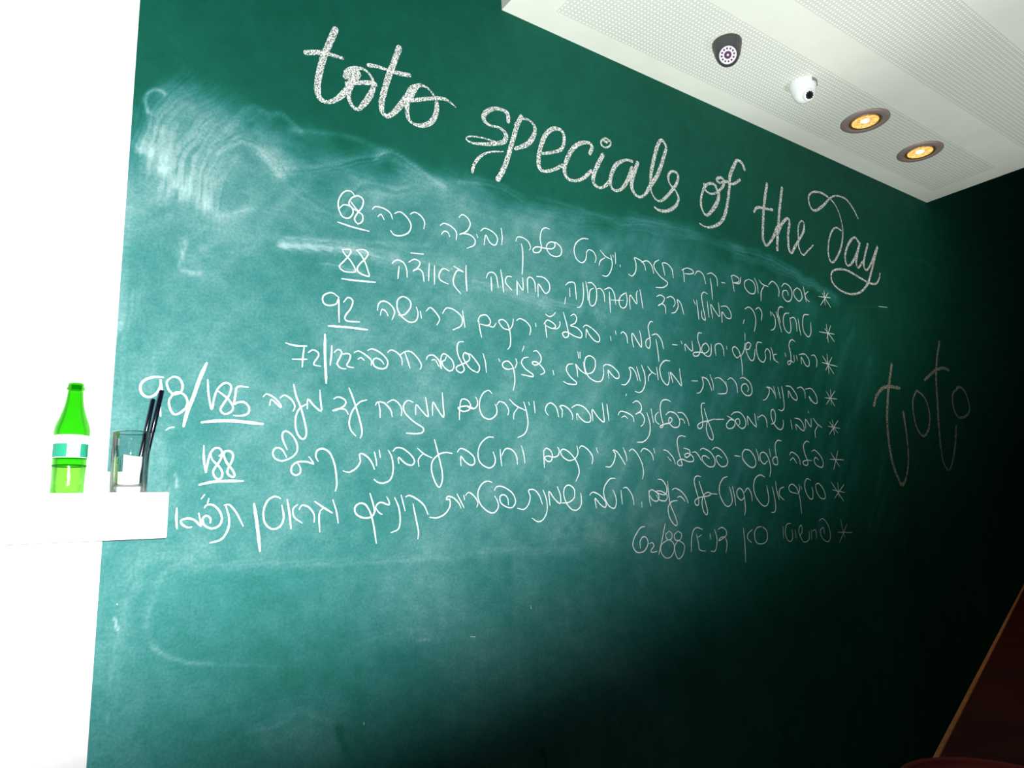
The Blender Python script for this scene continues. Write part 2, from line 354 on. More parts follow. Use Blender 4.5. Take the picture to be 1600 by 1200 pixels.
# ------------------------------------------------------------------ traced chalk, in millimetres on the wall: x, height
# group | width mm | x,z[,width factor] ...
STROKES = '''
Htoto|18.0|615,2713 599,2665 585,2623 574,2573 568,2526 573,2496,0.9 590,2488,0.6 609,2496,0.7 629,2515,0.9 649,2543,1 662,2573,1 678,2606,0.8
Htoto|14.4|645,2581 647,2596 662,2611 683,2621,0.7 704,2621,0.5 721,2605,0.5 726,2581,0.9 715,2547,1.2 697,2516,1.1 682,2496,0.7 666,2499,0.7 655,2520,0.9 655,2542,1 668,2575,1.1 683,2602,1 673,2609,1 652,2584,0.9
Htoto|12.6|649,2562 687,2578 727,2590 737,2585,0.3
Htoto|16.2|536,2612,0.9 568,2625,0.9 594,2631,0.7 635,2633,0.6
Htoto|18.0|805,2730 787,2674 771,2626 758,2577 750,2538 752,2512,0.8 765,2502,0.7 783,2515,0.8 805,2545 824,2577 840,2601 855,2622
Htoto|13.5|712,2640,0.9 736,2645,0.8 769,2646,0.6 802,2648,1 836,2654,1
Htoto|16.2|867,2633,0.6 844,2616,1 832,2587,1.1 828,2548,0.9 831,2519,0.8 846,2505,0.5 873,2507,0.8 901,2524,1 920,2555,1 925,2591,0.8 916,2616,0.4 894,2634,0.4 867,2633,0.8 849,2608,1 838,2581,1
Htoto|11.7|817,2567 851,2580 890,2597 934,2614 962,2616,0.8 989,2603,0.3
Hspecials|16.2|1180,2616,0.8 1178,2643,0.9 1154,2649,0.7 1124,2642,0.8 1093,2616,1 1088,2593,0.9 1110,2581,0.5 1145,2584,0.5 1169,2569,0.9 1162,2543,1 1125,2524,0.8 1084,2511,0.7 1044,2503,0.4 1023,2509,0.3 1033,2521,0.3 1073,2530,0.3 1131,2532,0.3
Hspecials|16.2|1231,2649 1213,2610 1192,2549 1172,2489 1152,2441 1133,2409
Hspecials|16.2|1207,2614,0.6 1233,2641,0.5 1265,2646,0.5 1285,2627,0.8 1275,2590,1 1248,2557,1 1204,2530,0.7
Hspecials|9.9|1157,2507,0.5 1106,2491,0.6 1071,2466,0.9 1048,2433,1.1 1041,2406,1.2
Hspecials|16.2|1312,2544,0.6 1359,2563,0.7 1393,2585,0.8 1406,2623,0.8 1397,2650,0.7 1363,2648,0.9 1329,2617,1 1307,2571,1 1294,2523,1 1296,2490,0.9 1315,2483,0.7 1355,2500,0.7 1391,2524,0.8
Hspecials|16.2|1517,2603,0.9 1529,2630,0.9 1516,2641,0.7 1479,2630,0.9 1442,2599,1 1412,2550,1 1399,2506,0.9 1414,2482,0.7 1449,2485,0.6 1485,2506,0.8 1517,2538,0.8
Hspecials|16.2|1576,2613 1546,2563 1525,2517 1530,2492,0.8 1555,2486,0.6 1582,2502,0.8 1602,2525,0.8
Hspecials|7.2|1616,2679 1596,2683 1574,2666 1576,2649 1597,2648 1618,2665 1615,2680 1595,2666 1588,2671
Hspecials|10.8|1584,2670 1595,2670 1598,2665
Hspecials|16.2|1718,2629,0.7 1687,2626,0.6 1638,2594,1 1610,2545,1 1605,2508,0.8 1622,2494,0.6 1653,2505,0.7 1688,2547,1 1716,2603,1
Hspecials|16.2|1746,2630 1722,2580 1707,2534 1719,2506,0.8 1746,2499,0.6 1776,2520,0.8 1804,2558,1 1847,2613,1 1884,2687,1 1904,2738,0.8 1883,2761,0.8 1859,2732,1 1831,2666,1 1811,2604,0.9 1803,2552,0.5 1816,2517,0.4 1844,2507,0.5 1880,2530,0.8 1918,2568,0.8 1950,2608,0.8 1957,2642,0.7 1927,2647,0.6 1903,2621,0.7 1908,2591,0.5 1936,2572,0.5 1950,2543,0.7 1929,2507,0.8 1883,2478,0.8 1840,2470,0.6 1816,2477,0.4
Hof|16.2|2177,2652,0.7 2149,2655,0.7 2110,2632,0.8 2085,2589,0.7 2076,2548,0.7 2088,2517,0.6 2107,2512,0.7 2142,2541,1 2176,2583,1.1 2190,2620,0.9 2173,2648,0.6
Hof|13.5|2107,2640 2112,2616,0.7 2143,2609,0.6 2186,2628,0.8 2224,2664,1 2232,2686,0.9 2212,2696,0.9 2185,2680,1 2200,2669,0.7 2244,2687,0.8 2286,2686,0.8 2334,2717,1
Hof|17.1|2373,2773,0.9 2359,2798,0.9 2329,2802,0.8 2302,2767 2272,2717 2260,2661,0.8 2239,2592,0.9 2210,2528,0.9 2168,2487,0.8 2116,2464,0.6 2085,2461,0.4 2058,2467,0.3
Hthe|15.3|2519,2745 2494,2677 2474,2611 2458,2535 2450,2486 2464,2460,0.8 2494,2477,0.8 2528,2514 2556,2556
Hthe|13.5|2409,2596 2435,2620 2491,2627,0.8 2538,2633,0.9
Hthe|15.3|2626,2753 2597,2670 2574,2591 2555,2519 2541,2456
Hthe|14.4|2559,2532 2596,2583 2641,2618,0.9 2653,2602 2633,2542 2626,2479 2642,2460,0.8 2673,2494 2716,2540,0.8 2755,2586,0.9 2762,2623,0.6 2743,2628,0.5 2717,2597,0.7 2707,2545,0.6 2703,2494,0.6 2728,2467,0.5 2768,2494,0.6 2816,2530,0.4
Hday|13.5|3230,2749,0.7 3204,2785,0.8 3143,2826,0.6 3061,2824,0.6 2999,2795,0.7 2933,2743,1 2861,2703,0.9 2827,2718,0.7 2825,2763,0.7 2868,2795,0.7 2935,2807,0.8 2999,2795,0.6 3039,2774,0.5 3069,2727,0.4 3079,2668,0.5 3067,2612,0.7 3037,2553,0.9 2979,2489,0.8 2944,2476,0.7 2930,2512,0.7 2949,2581,0.7 2988,2635,0.7 3026,2657,0.6 3064,2651,0.6
Hday|13.5|3204,2626 3178,2641,0.8 3130,2611 3083,2555 3067,2505 3084,2482,0.7 3131,2510 3187,2575 3218,2625 3183,2560 3160,2509 3173,2488,0.7 3219,2526
Hday|13.5|3290,2629 3250,2566 3225,2507 3251,2491,0.7 3306,2542 3351,2599 3380,2633 3335,2562 3286,2484 3241,2422 3169,2370,0.8 3082,2345,0.7 2994,2349,0.7 2934,2378,0.7 2938,2423,0.7 2993,2449,0.7 3073,2457,0.8 3162,2442,0.8 3254,2427,0.7 3317,2434,0.7 3356,2468,0.7 3369,2495,0.5
TOTO|17.6|3363,2039 3309,1932 3272,1835 3248,1741 3243,1649 3252,1571 3282,1505 3309,1475 3353,1505,0.7 3397,1585,0.6 3411,1673,0.6 3413,1748,0.8 3411,1812
TOTO|16.0|3155,1831 3190,1880 3252,1918 3320,1930 3406,1930
TOTO|11.2|3572,1932 3522,1883 3507,1817 3520,1746 3573,1707 3637,1745,1.2 3668,1825 3642,1897 3572,1932
TOTO|16.0|3887,2209 3829,2111 3789,2003 3768,1885 3745,1762 3735,1663,0.8 3739,1584,0.7 3782,1545,0.5 3839,1592,0.8 3899,1687 3933,1771
TOTO|16.0|3668,1990 3780,2044 3874,2069 3945,2065
TOTO|12.8|4022,1979 3950,1938 3934,1868 3971,1821 4048,1825 4115,1864 4113,1928 4068,1979 4007,1978
L1p|3.8|672,2244 662,2253 644,2247 630,2223 629,2199 640,2177 658,2177 669,2194 664,2209 644,2211 631,2197
L1p|3.8|686,2200 666,2207 657,2218 666,2236 684,2245 697,2237 694,2216 680,2194 673,2177 682,2166 695,2176 695,2194 684,2200 662,2224
L1p|4.2|628,2159 667,2154 714,2152
L1|3.7|723,2216 732,2226 757,2226 776,2216 781,2201
L1|3.8|739,2199 748,2208 757,2194
L1|3.7|788,2219 805,2228 826,2216 838,2195 829,2172 804,2158 785,2158 776,2168
L1|3.7|836,2228 849,2237 869,2230 880,2214 877,2194
L1|3.7|930,2215 940,2224 961,2222 982,2207 981,2182
L1|3.7|933,2189 942,2201 955,2199 960,2187
L1|3.7|992,2253 1004,2265 1023,2257 1030,2239 1017,2216 992,2201 1003,2206 1030,2207 1046,2193 1040,2177 1017,2164
L1|3.6|1051,2214 1055,2204
L1|3.6|1065,2227 1081,2239 1109,2233 1125,2216 1116,2193 1096,2198 1083,2218 1076,2186
L1|3.6|1139,2252 1142,2225 1139,2198
L1|3.6|1192,2220 1198,2235 1217,2238 1239,2229 1247,2211 1242,2202
L1|4.0|1212,2216 1216,2197 1215,2159 1211,2118
L1|3.7|1326,2288 1308,2289 1293,2276 1286,2247 1290,2220 1279,2202 1260,2198 1256,2207 1271,2218 1304,2220 1333,2224 1345,2237 1339,2247 1319,2241 1309,2223 1322,2204 1346,2200 1366,2210 1370,2231 1353,2246 1329,2247
L1|3.8|1487,2288 1461,2284 1434,2264 1423,2238 1430,2210 1452,2199 1471,2214 1476,2242
L1|3.8|1476,2239 1487,2251 1508,2246 1517,2226 1510,2210
L1|3.8|1538,2258 1558,2242 1584,2235
L1|3.8|1528,2203 1535,2221 1557,2236
L1|3.8|1583,2251 1588,2218 1575,2186 1558,2171 1540,2171
L1|3.8|1594,2253 1596,2245
L1|3.9|1606,2264 1605,2224
L1|3.9|1625,2223 1626,2216
L1|3.9|1663,2197 1678,2192 1697,2212 1702,2243 1696,2262 1727,2257 1743,2244 1747,2225
L1|4.0|1729,2251 1757,2262 1779,2249 1786,2221
L1|4.0|1818,2276 1796,2263 1791,2242 1818,2215 1854,2197 1832,2177 1792,2170
L1|4.0|1843,2224 1837,2255 1835,2268 1858,2270 1882,2253 1886,2221
L1|4.1|1935,2259 1963,2272 1991,2270 1999,2260 1981,2252 1950,2248
L1|4.1|1942,2264 1944,2240 1943,2215
L1|4.1|2004,2253 2024,2271 2051,2263 2063,2227
L1|4.2|2076,2268 2101,2276 2128,2262 2130,2230
L1|4.2|2091,2253 2094,2212 2093,2171
L1|4.2|2155,2248 2177,2249
L1|4.2|2215,2283 2235,2290 2264,2282 2258,2266 2223,2257
L1|4.2|2219,2286 2224,2258 2227,2224
L1|4.3|2230,2258 2265,2262 2277,2290
L1|4.3|2327,2290 2301,2276 2298,2252 2322,2233 2354,2235 2366,2261 2354,2284 2327,2290
L1|4.3|2366,2301 2380,2273 2380,2239
L1|4.4|2395,2297 2413,2284 2453,2279
L1|4.4|2394,2210 2402,2251 2425,2278
L1|4.4|2455,2288 2483,2307 2510,2297 2523,2275 2516,2247
L1|4.5|2544,2294 2568,2312 2601,2304 2614,2279 2599,2244 2567,2235 2545,2254 2553,2277 2580,2281 2585,2263
L1|4.5|2655,2307 2629,2289 2629,2265 2657,2248 2683,2267 2679,2297 2655,2307
L1|4.5|2702,2320 2706,2287 2712,2252
L1|4.6|2735,2303 2709,2285 2714,2266 2735,2257
L1a|3.7|2809,2292 2904,2300
L1a|3.7|2859,2325 2853,2259
L1a|3.7|2889,2321 2818,2254
L1a|3.7|2841,2311 2895,2254
L2p|3.8|641,2087 663,2091 661,2078 646,2057 633,2040 646,2029 674,2032 676,2041 663,2061 646,2077 641,2087
L2p|3.8|678,2092 698,2098 711,2092 707,2078 689,2057 681,2042 689,2031 714,2027 712,2039 703,2064 689,2085 678,2092
L2p|4.5|640,2008 685,2010 732,2014
L2|3.7|780,2075 794,2087 813,2084 823,2067 825,2043
L2|4.1|801,2070 799,2054 797,2035
L2|3.7|830,2087 847,2099 864,2093 857,2076 842,2064 857,2073 871,2067 876,2040
L2|3.7|836,2115 875,2119
L2|3.7|893,2096 891,2070 890,2044
L2|3.7|909,2092 908,2037
L2|3.7|957,2084 937,2088 924,2071 926,2053 952,2045
L2|3.7|971,2101 1000,2091
L2|3.7|1003,2089 984,2091 971,2070 970,2046 993,2022
L2|4.4|1012,2110 1011,2072 1013,2034
L2|3.6|1080,2084 1087,2100 1102,2106 1116,2096 1121,2061
L2|4.4|1097,2090 1098,2048
L2|4.0|1132,2119 1137,2088 1140,2051
L2|3.6|1171,2103 1155,2102 1148,2082 1170,2062
L2|4.7|1190,2095 1189,2050
L2|3.6|1192,2090 1211,2068 1212,2108
L2|3.6|1230,2063 1231,2107 1245,2114 1258,2100 1259,2070
L2|3.7|1269,2056 1272,2097 1296,2072 1313,2082 1314,2106 1294,2122 1266,2121
L2|3.7|1378,2071 1373,2048
L2|3.7|1380,2111 1395,2123 1417,2125 1421,2099 1422,2071
L2|3.7|1396,2105 1396,2075
L2|3.8|1453,2133 1454,2100 1448,2067 1435,2047 1423,2044
L2|3.8|1466,2137 1471,2103 1471,2075
L2|3.8|1473,2134 1492,2137 1509,2121 1509,2089 1499,2065 1483,2058 1476,2075 1482,2109 1498,2120
L2|3.8|1514,2120 1527,2124 1542,2110 1544,2081
L2|3.8|1546,2123 1571,2133 1588,2117 1593,2078
L2|3.8|1567,2118 1567,2085 1566,2048
L2|3.9|1644,2128 1618,2111 1608,2091 1617,2071 1637,2076 1647,2101 1644,2128
L2|2.7|1573,2091 1630,2098
L2|3.9|1659,2071 1658,2098 1663,2122 1679,2106 1692,2095 1692,2129 1699,2143
L2|3.9|1711,2149 1716,2111 1719,2083
L2|4.0|1791,2136 1811,2145 1831,2137 1820,2118 1795,2103 1814,2113 1831,2106 1831,2080
L2|4.0|1844,2140 1864,2148 1882,2141 1885,2123 1874,2111
L2|4.0|1863,2086 1883,2093 1900,2116 1898,2141 1916,2128 1927,2090
L2|4.1|1986,2154 1994,2137
L2|4.1|2003,2155 2005,2117 2007,2082
L2|4.1|2067,2188 2049,2193 2033,2178 2035,2140 2041,2103 2042,2083 2026,2091 2025,2118
L2|4.1|2062,2159 2064,2097
L2|4.2|2085,2097 2080,2149 2103,2126 2126,2110 2126,2163
L2|4.2|2137,2087 2143,2129 2165,2110 2191,2111 2194,2134 2172,2155 2138,2150
L2|4.3|2274,2117 2264,2099
L2|4.3|2284,2161 2309,2172 2334,2161 2346,2134 2341,2103 2329,2076
L2|4.3|2351,2168 2373,2179 2390,2161 2382,2127
L2|4.4|2448,2174 2449,2156
L2|4.4|2456,2170 2473,2152 2472,2120 2456,2100 2438,2094
L2|4.4|2486,2177 2499,2134 2509,2095
L2|4.4|2539,2203 2515,2202 2498,2176 2508,2135
L2|4.4|2576,2184 2545,2177 2529,2149 2533,2112 2560,2097 2577,2118 2577,2165
L2|4.5|2581,2163 2608,2170 2621,2150 2619,2112
L2|4.5|2638,2168 2640,2131 2644,2098
L2|4.5|2719,2197 2682,2190 2667,2156 2668,2118 2696,2097 2720,2119 2726,2164
L2a|3.7|2784,2130 2900,2133
L2a|3.7|2845,2173 2844,2090
L2a|3.7|2877,2169 2835,2105
L2a|3.7|2830,2149 2893,2098
L3p|3.8|633,1957 613,1967 592,1955 592,1938 605,1932 626,1939 632,1955 633,1923 634,1892
L3p|3.8|645,1946 657,1961 670,1954 664,1932 651,1913 652,1899 688,1900
L3p|5.3|607,1879 656,1882 710,1882
L3|3.7|738,1938 741,1956 755,1966 775,1959 787,1941 779,1918
L3|3.7|746,1926 750,1942 761,1939 768,1927
L3|3.7|851,1963 856,1946 850,1925 831,1918 808,1930 795,1950 796,1975 813,1987 832,1978 834,1961 817,1938 798,1933
L3|3.7|863,1953 866,1934
L3|3.7|881,1956 895,1968 917,1949 922,1936 913,1921
L3|3.7|932,1956 945,1974 971,1971 994,1953 991,1929 964,1913
L3|3.7|997,1974 1004,1926
L3|3.6|1050,1953 1054,1925 1059,1903
L3|3.6|1047,1948 1056,1966 1078,1971 1091,1954 1082,1941 1055,1942
L3|3.6|1082,1941 1101,1939 1110,1952
L3|3.6|1155,1937 1136,1939 1124,1950 1120,1960 1133,1966 1149,1957 1157,1938 1160,1911 1157,1888 1148,1877
L3|3.6|1172,1973 1168,1952 1155,1935
L3|3.6|1184,1969 1196,1977 1218,1971 1235,1953 1230,1930
L3|3.6|1254,1970 1255,1959
L3|3.7|1294,2004 1308,1998 1323,2004 1333,2015
L3|3.7|1291,1975 1293,1953 1295,1930
L3|3.7|1286,1972 1300,1986 1323,1979 1332,1969 1318,1961 1292,1968
L3|3.7|1318,1961 1339,1964 1349,1977 1349,1988
L3|3.7|1395,2012 1408,2020 1419,2009 1411,1991 1391,1980 1415,1977 1436,1962 1433,1946 1408,1947 1375,1957 1357,1951 1366,1938 1381,1946 1378,1975 1365,2020
L3|3.8|1444,1981 1456,1990 1485,1980 1510,1959 1508,1941 1488,1943 1464,1964 1457,1977 1453,1948
L3|3.8|1560,1965 1561,1951
L3|3.8|1583,1986 1585,1974
L3|3.9|1608,1980 1618,1988 1634,1976 1636,1951
L3|3.9|1663,1940 1658,1968 1662,1988 1682,1963 1700,1944 1701,1977 1697,2000
L3|3.9|1764,2040 1753,2041 1739,2020 1742,1991 1744,1961 1735,1943 1722,1953 1726,1972 1747,1983
L3|4.0|1754,1992 1778,1999 1800,1980 1807,1949
L3|4.0|1773,1980 1778,1940 1780,1902
L3|4.0|1854,1970 1879,1971
L3|4.0|1900,1988 1904,1978
L3|4.1|1919,1954 1919,1979 1940,1963 1957,1958 1958,1994
L3|4.1|2015,2031 1997,2029 1991,2003 2000,1971 1987,1945 1963,1940 1961,1951 1992,1957 2029,1958 2049,1977 2034,1995 2012,1982 2009,1961 2034,1946 2056,1956 2063,1995
L3|4.2|2084,1954 2085,1992 2115,2002 2130,1985 2130,1958
L3|4.2|2150,1997 2152,1985
L3|4.2|2226,1969 2206,1957 2189,1970 2183,1989 2197,2000 2218,1990 2229,1964 2232,1933 2228,1892
L3|3.4|2268,2062 2265,2032
L3|4.3|2264,2022 2251,1989 2229,1964
L3|4.3|2260,1997 2283,1999 2298,2021 2281,2026 2265,2010 2269,1981 2288,1956 2309,1963 2322,2003
L3|4.3|2369,2034 2342,2033 2330,2007 2339,1968 2365,1955 2384,1975 2383,1997
L3|4.4|2385,1998 2400,2014 2418,2001 2414,1968
L3|4.4|2427,2022 2435,1998 2439,1970
L3|4.4|2460,1998 2438,1991 2447,1971 2466,1964
L3|4.4|2518,2009 2521,1994
L3|4.4|2597,2065 2572,2070 2551,2046 2557,2005 2550,1971 2532,1962 2530,1974 2552,1979 2572,1973
L3|4.5|2578,2005 2577,1979
L3|4.5|2595,2007 2598,1986
L3|4.5|2624,1973 2629,2002 2654,1970 2676,1970 2681,1997 2654,2018 2613,2011
L3|4.6|2703,2017 2726,2020 2740,1997 2730,1969
L3a|3.7|2776,1994 2892,1987
L3a|3.7|2821,2035 2820,1948
L3a|3.7|2857,2025 2797,1962
L3a|3.7|2786,2023 2856,1951
L4p|4.2|502,1824 524,1820 553,1822
L4p|4.2|547,1820 544,1794 543,1769
L4p|3.8|519,1786 554,1789
L4p|3.8|557,1806 568,1814 580,1810 583,1801 575,1788 571,1777 588,1775
L4p|6.5|598,1856 599,1800 603,1734
L4p|4.6|616,1830 615,1804 612,1780
L4p|3.8|622,1813 632,1822 642,1816 636,1799 630,1785 639,1775 653,1774
L4p|3.8|645,1811 656,1814 665,1810 661,1795 655,1784 661,1780 673,1779
L4|3.8|675,1818 686,1824 706,1815 721,1803 721,1790
L4|3.8|685,1802 693,1807 702,1801
L4|3.8|711,1827 722,1833 745,1826 766,1807 762,1787 745,1783 729,1789 726,1803 735,1810 749,1805 756,1796
L4|3.7|767,1828 776,1836 793,1831 807,1816 808,1799
L4|3.7|831,1792 824,1813 816,1833
L4|3.7|802,1825 818,1836 835,1837 856,1819 865,1803 861,1792
L4|3.7|880,1820 884,1830 900,1835 918,1822 924,1801
L4|3.7|896,1820 907,1822 918,1805
L4|3.7|926,1799 924,1826 930,1840 939,1841 960,1826 965,1806 952,1795 933,1805 928,1819 937,1824 941,1834
L4|3.7|998,1883 982,1880 976,1862 981,1838 994,1816 998,1802 986,1793 973,1800 975,1810 1002,1823 1016,1833 1015,1845 1003,1853 995,1843 999,1830 1014,1811 1029,1801
L4|3.7|1004,1849 1019,1849 1039,1830 1049,1814 1042,1799 1024,1805
L4|3.6|1062,1855 1069,1830 1071,1802
L4|3.6|1115,1846 1118,1838
L4|3.6|1167,1823 1145,1817 1129,1823 1129,1835 1146,1842 1161,1831 1168,1810 1169,1782 1162,1756
L4|3.6|1175,1852 1179,1840 1171,1823
L4|3.6|1221,1861 1205,1857 1195,1842 1208,1825 1234,1811 1236,1803 1216,1804 1194,1806
L4|3.6|1208,1894 1201,1877
L4|3.6|1242,1881 1255,1884 1270,1867 1265,1848 1244,1839 1235,1847 1253,1849 1275,1833 1281,1820 1265,1812
L4|3.7|1313,1829 1316,1815
L4|3.7|1394,1857 1374,1853 1366,1835 1382,1814 1405,1799 1399,1792 1371,1792 1352,1798
L4|3.7|1411,1818 1409,1843 1404,1858 1422,1840 1444,1829
L4|3.7|1416,1898 1419,1878
L4|3.7|1425,1898 1424,1877
L4|3.8|1437,1867 1440,1846 1444,1829
L4|3.8|1446,1829 1472,1837 1486,1858 1485,1881 1465,1890 1447,1881 1441,1857 1449,1829 1465,1815 1490,1808 1511,1815 1520,1837 1519,1855
L4|3.8|1519,1859 1530,1868 1556,1866 1584,1847 1586,1829 1571,1826 1551,1840 1540,1851 1542,1823
L4|3.9|1596,1807 1615,1809 1636,1831 1641,1856 1634,1867 1650,1867 1665,1850 1671,1826
L4|3.9|1670,1873 1683,1825
L4|3.9|1693,1881 1705,1853 1705,1820 1691,1795 1673,1786 1656,1789
L4|3.9|1722,1879 1737,1864 1759,1854
L4|3.9|1722,1828 1724,1846 1743,1861
L4|4.0|1765,1881 1769,1836
L4|4.0|1835,1909 1807,1907 1782,1880 1788,1841 1813,1822 1825,1844 1824,1868
L4|4.0|1842,1832 1835,1858 1833,1869 1862,1845 1884,1825 1882,1858 1881,1886
L4|4.1|1940,1847 1972,1849
L4|4.1|1962,1804 1980,1809 1998,1831 2000,1852 1997,1865 2023,1860 2035,1843 2045,1819
L4|4.1|2041,1878 2053,1849 2055,1822
L4|4.2|2067,1866 2087,1871 2113,1861 2131,1839 2125,1817 2099,1811 2076,1810
L4|4.2|2127,1859 2129,1847
L4|4.2|2139,1867 2161,1876 2187,1855 2190,1822
L4|4.3|2213,1878 2235,1883 2270,1866 2279,1838 2266,1818 2236,1816 2214,1835 2224,1855 2247,1859 2258,1843 2250,1831
L4|4.3|2340,1803 2361,1809 2385,1836 2385,1853 2370,1857 2399,1854 2419,1831
L4|4.4|2417,1863 2425,1816
L4|4.4|2445,1862 2453,1818
L4|4.4|2470,1867 2474,1822 2472,1782 2453,1768 2434,1772
L4|4.4|2508,1824 2513,1852 2533,1826 2561,1817 2565,1838 2532,1869 2499,1871
L4|4.5|2574,1867 2601,1874 2624,1858 2623,1829
L4|4.5|2660,1819 2651,1839 2677,1815 2703,1814 2705,1842 2675,1872 2630,1868
L4a|3.7|2768,1841 2858,1841
L4a|3.7|2817,1880 2809,1815
L4a|3.7|2850,1876 2771,1812
L4a|3.7|2783,1869 2835,1808
L5p|5.1|241,1718 225,1718 206,1710 198,1697 201,1681 213,1673 227,1679 235,1694 237,1712
L5p|5.1|235,1712 239,1697 237,1660 240,1634
L5p|4.7|255,1718 248,1708 254,1690 266,1683 278,1690 280,1705 272,1719 260,1721 252,1715
L5p|4.7|264,1684 255,1671 256,1656 264,1640 275,1641 289,1655 291,1671 283,1684 268,1688 259,1680
L5p|7.8|327,1758 314,1721 303,1680 292,1645 286,1614
L5p|4.3|331,1720 334,1687 342,1654 346,1680 352,1700 364,1714 374,1716 381,1709 378,1690 366,1668 360,1654 369,1645 382,1650 387,1661 378,1677 360,1692 351,1698
L5p|4.6|418,1710 395,1709 391,1689 389,1668 394,1672 410,1675 422,1663 420,1649 406,1643 389,1643
L5p|6.6|322,1624 357,1629 396,1630 454,1626
L5|3.8|453,1690 460,1697 477,1690 493,1674 494,1667 483,1676 471,1685 468,1671
L5|3.8|492,1690 502,1697 519,1687 527,1672 523,1660
L5|4.2|523,1724 529,1698 543,1664 555,1618 553,1598 544,1595 532,1612 529,1643 538,1667 557,1680
L5|4.2|557,1668 558,1691 572,1677 591,1664 589,1690 587,1715
L5|3.8|623,1696 634,1702 652,1695 652,1683 637,1672 620,1666 634,1672 653,1671 660,1660
L5|4.1|662,1726 674,1697 690,1649 697,1616 692,1602
L5|3.8|709,1699 690,1692 671,1669 663,1642 667,1621 680,1607
L5|3.7|733,1687 738,1695 755,1695 774,1678 779,1660
L5|3.8|741,1695 745,1676 745,1656
L5|3.7|765,1695 782,1704 798,1695 806,1680 805,1664
L5|3.7|839,1701 823,1705 811,1690 816,1671 840,1650 868,1634 865,1622 844,1618 818,1619
L5|3.7|846,1669 848,1695 864,1680 883,1665 880,1690 876,1716
L5|3.7|896,1669 898,1705 912,1686 930,1666 929,1700 927,1733
L5|3.7|984,1715 980,1686 979,1662
L5|3.7|982,1703 988,1719 1005,1718 1016,1705 1011,1691 991,1685 975,1694 1003,1701 1026,1696
L5|3.7|1006,1698 1025,1694 1037,1703 1039,1717 1033,1728
L5|3.6|1088,1742 1078,1750 1062,1744 1048,1724 1045,1697 1056,1674 1080,1668 1101,1683 1103,1700 1098,1711
L5|3.6|1104,1710 1112,1720 1131,1716 1144,1697 1140,1683
L5|3.6|1148,1729 1168,1713 1202,1700
L5|3.6|1160,1672 1162,1689 1177,1706
L5|3.6|1199,1725 1208,1695 1211,1660 1199,1632 1173,1619
L5|3.6|1216,1725 1220,1716
L5|3.6|1236,1729 1239,1694
L5|3.7|1287,1690 1277,1703 1283,1719 1299,1728 1319,1716 1327,1687
L5|3.7|1340,1686 1342,1710 1333,1719 1347,1723 1370,1712 1382,1694 1380,1682
L5|3.7|1380,1718 1400,1728 1429,1723 1452,1701 1453,1680 1433,1676 1412,1688 1399,1702 1399,1682
L5|3.8|1463,1681 1463,1717 1484,1695 1509,1679 1510,1704 1507,1741
L5|3.8|1526,1738 1531,1684
L5|3.9|1572,1705 1583,1718 1612,1715 1638,1703 1640,1687
L5|3.9|1587,1698 1601,1704 1613,1696
L5|3.9|1641,1749 1660,1757 1678,1745 1676,1725 1650,1712 1673,1719 1690,1700 1683,1681 1671,1673
L5|3.9|1615,1777 1612,1771
L5|3.9|1703,1720 1714,1683 1707,1646 1680,1623 1650,1620
L5|3.9|1724,1734 1731,1687
L5|3.9|1758,1725 1742,1712 1743,1692 1759,1683
L5|4.0|1823,1764 1804,1770 1780,1765 1768,1741 1771,1707 1777,1682 1767,1672 1761,1677 1783,1685 1814,1692 1822,1705 1810,1709 1805,1692 1828,1676 1853,1681 1859,1703 1842,1724 1812,1729 1793,1717
L5|4.0|1855,1729 1880,1728 1900,1709 1907,1686
L5|4.0|1862,1707 1878,1706 1886,1693
L5|4.1|1999,1770 1982,1767 1978,1740 1981,1709 1975,1684 1957,1677 1951,1688 1973,1700 2014,1708 2045,1716
L5|4.1|1994,1750 2005,1714 2023,1675 2030,1649 2022,1639 2006,1648 1996,1674 2003,1701 2028,1713
L5|4.1|2045,1714 2097,1717
L5|4.2|2118,1730 2153,1717 2132,1717 2108,1697 2117,1684 2146,1689 2160,1708 2147,1721
L5|4.2|2141,1735 2161,1746 2193,1747 2219,1725 2219,1699 2195,1687 2169,1702 2162,1717 2183,1723 2187,1707 2179,1700
L5|4.3|2234,1702 2235,1735 2258,1713 2282,1697 2282,1721 2280,1747
L5|4.3|2296,1738 2297,1724
L5|4.3|2302,1734 2327,1744 2348,1729 2350,1698
L5|4.4|2376,1711 2399,1719 2410,1749 2401,1770 2384,1762 2383,1733 2399,1709 2424,1693 2445,1697 2456,1717 2455,1731
L5|4.4|2507,1734 2510,1697
L5|4.5|2539,1696 2539,1718 2565,1702 2589,1694 2589,1718 2568,1739 2535,1743
L5|4.5|2603,1703 2609,1741 2640,1712 2648,1746
L5|4.5|2664,1749 2686,1727 2719,1713
L5|4.5|2664,1669 2667,1696 2689,1717
L5|4.5|2636,1777 2636,1770
L5a|3.7|2766,1720 2853,1714
L5a|3.7|2804,1748 2805,1685
L5a|3.7|2846,1748 2768,1686
L5a|3.7|2779,1739 2833,1694
L6p|4.7|329,1573 330,1545 335,1515
L6p|4.3|336,1515 339,1540 344,1559 354,1569 364,1566 368,1554 362,1538 352,1522 351,1511 358,1501 367,1502 370,1513 363,1527 347,1543 344,1556
L6p|4.6|362,1551 374,1562 386,1561 391,1552 388,1538 381,1523 381,1512 390,1505 396,1508 391,1520 377,1538 371,1554 374,1561
L6p|5.4|323,1488 349,1494 379,1496 414,1496
L6|3.8|511,1569 501,1590 499,1605 506,1612 520,1605 533,1585 534,1565 521,1550 499,1542 483,1548 478,1561 485,1572 499,1569 510,1551
L6|3.8|563,1553 575,1536 559,1541 536,1540 523,1530 522,1516 532,1509 543,1515 542,1529 534,1539
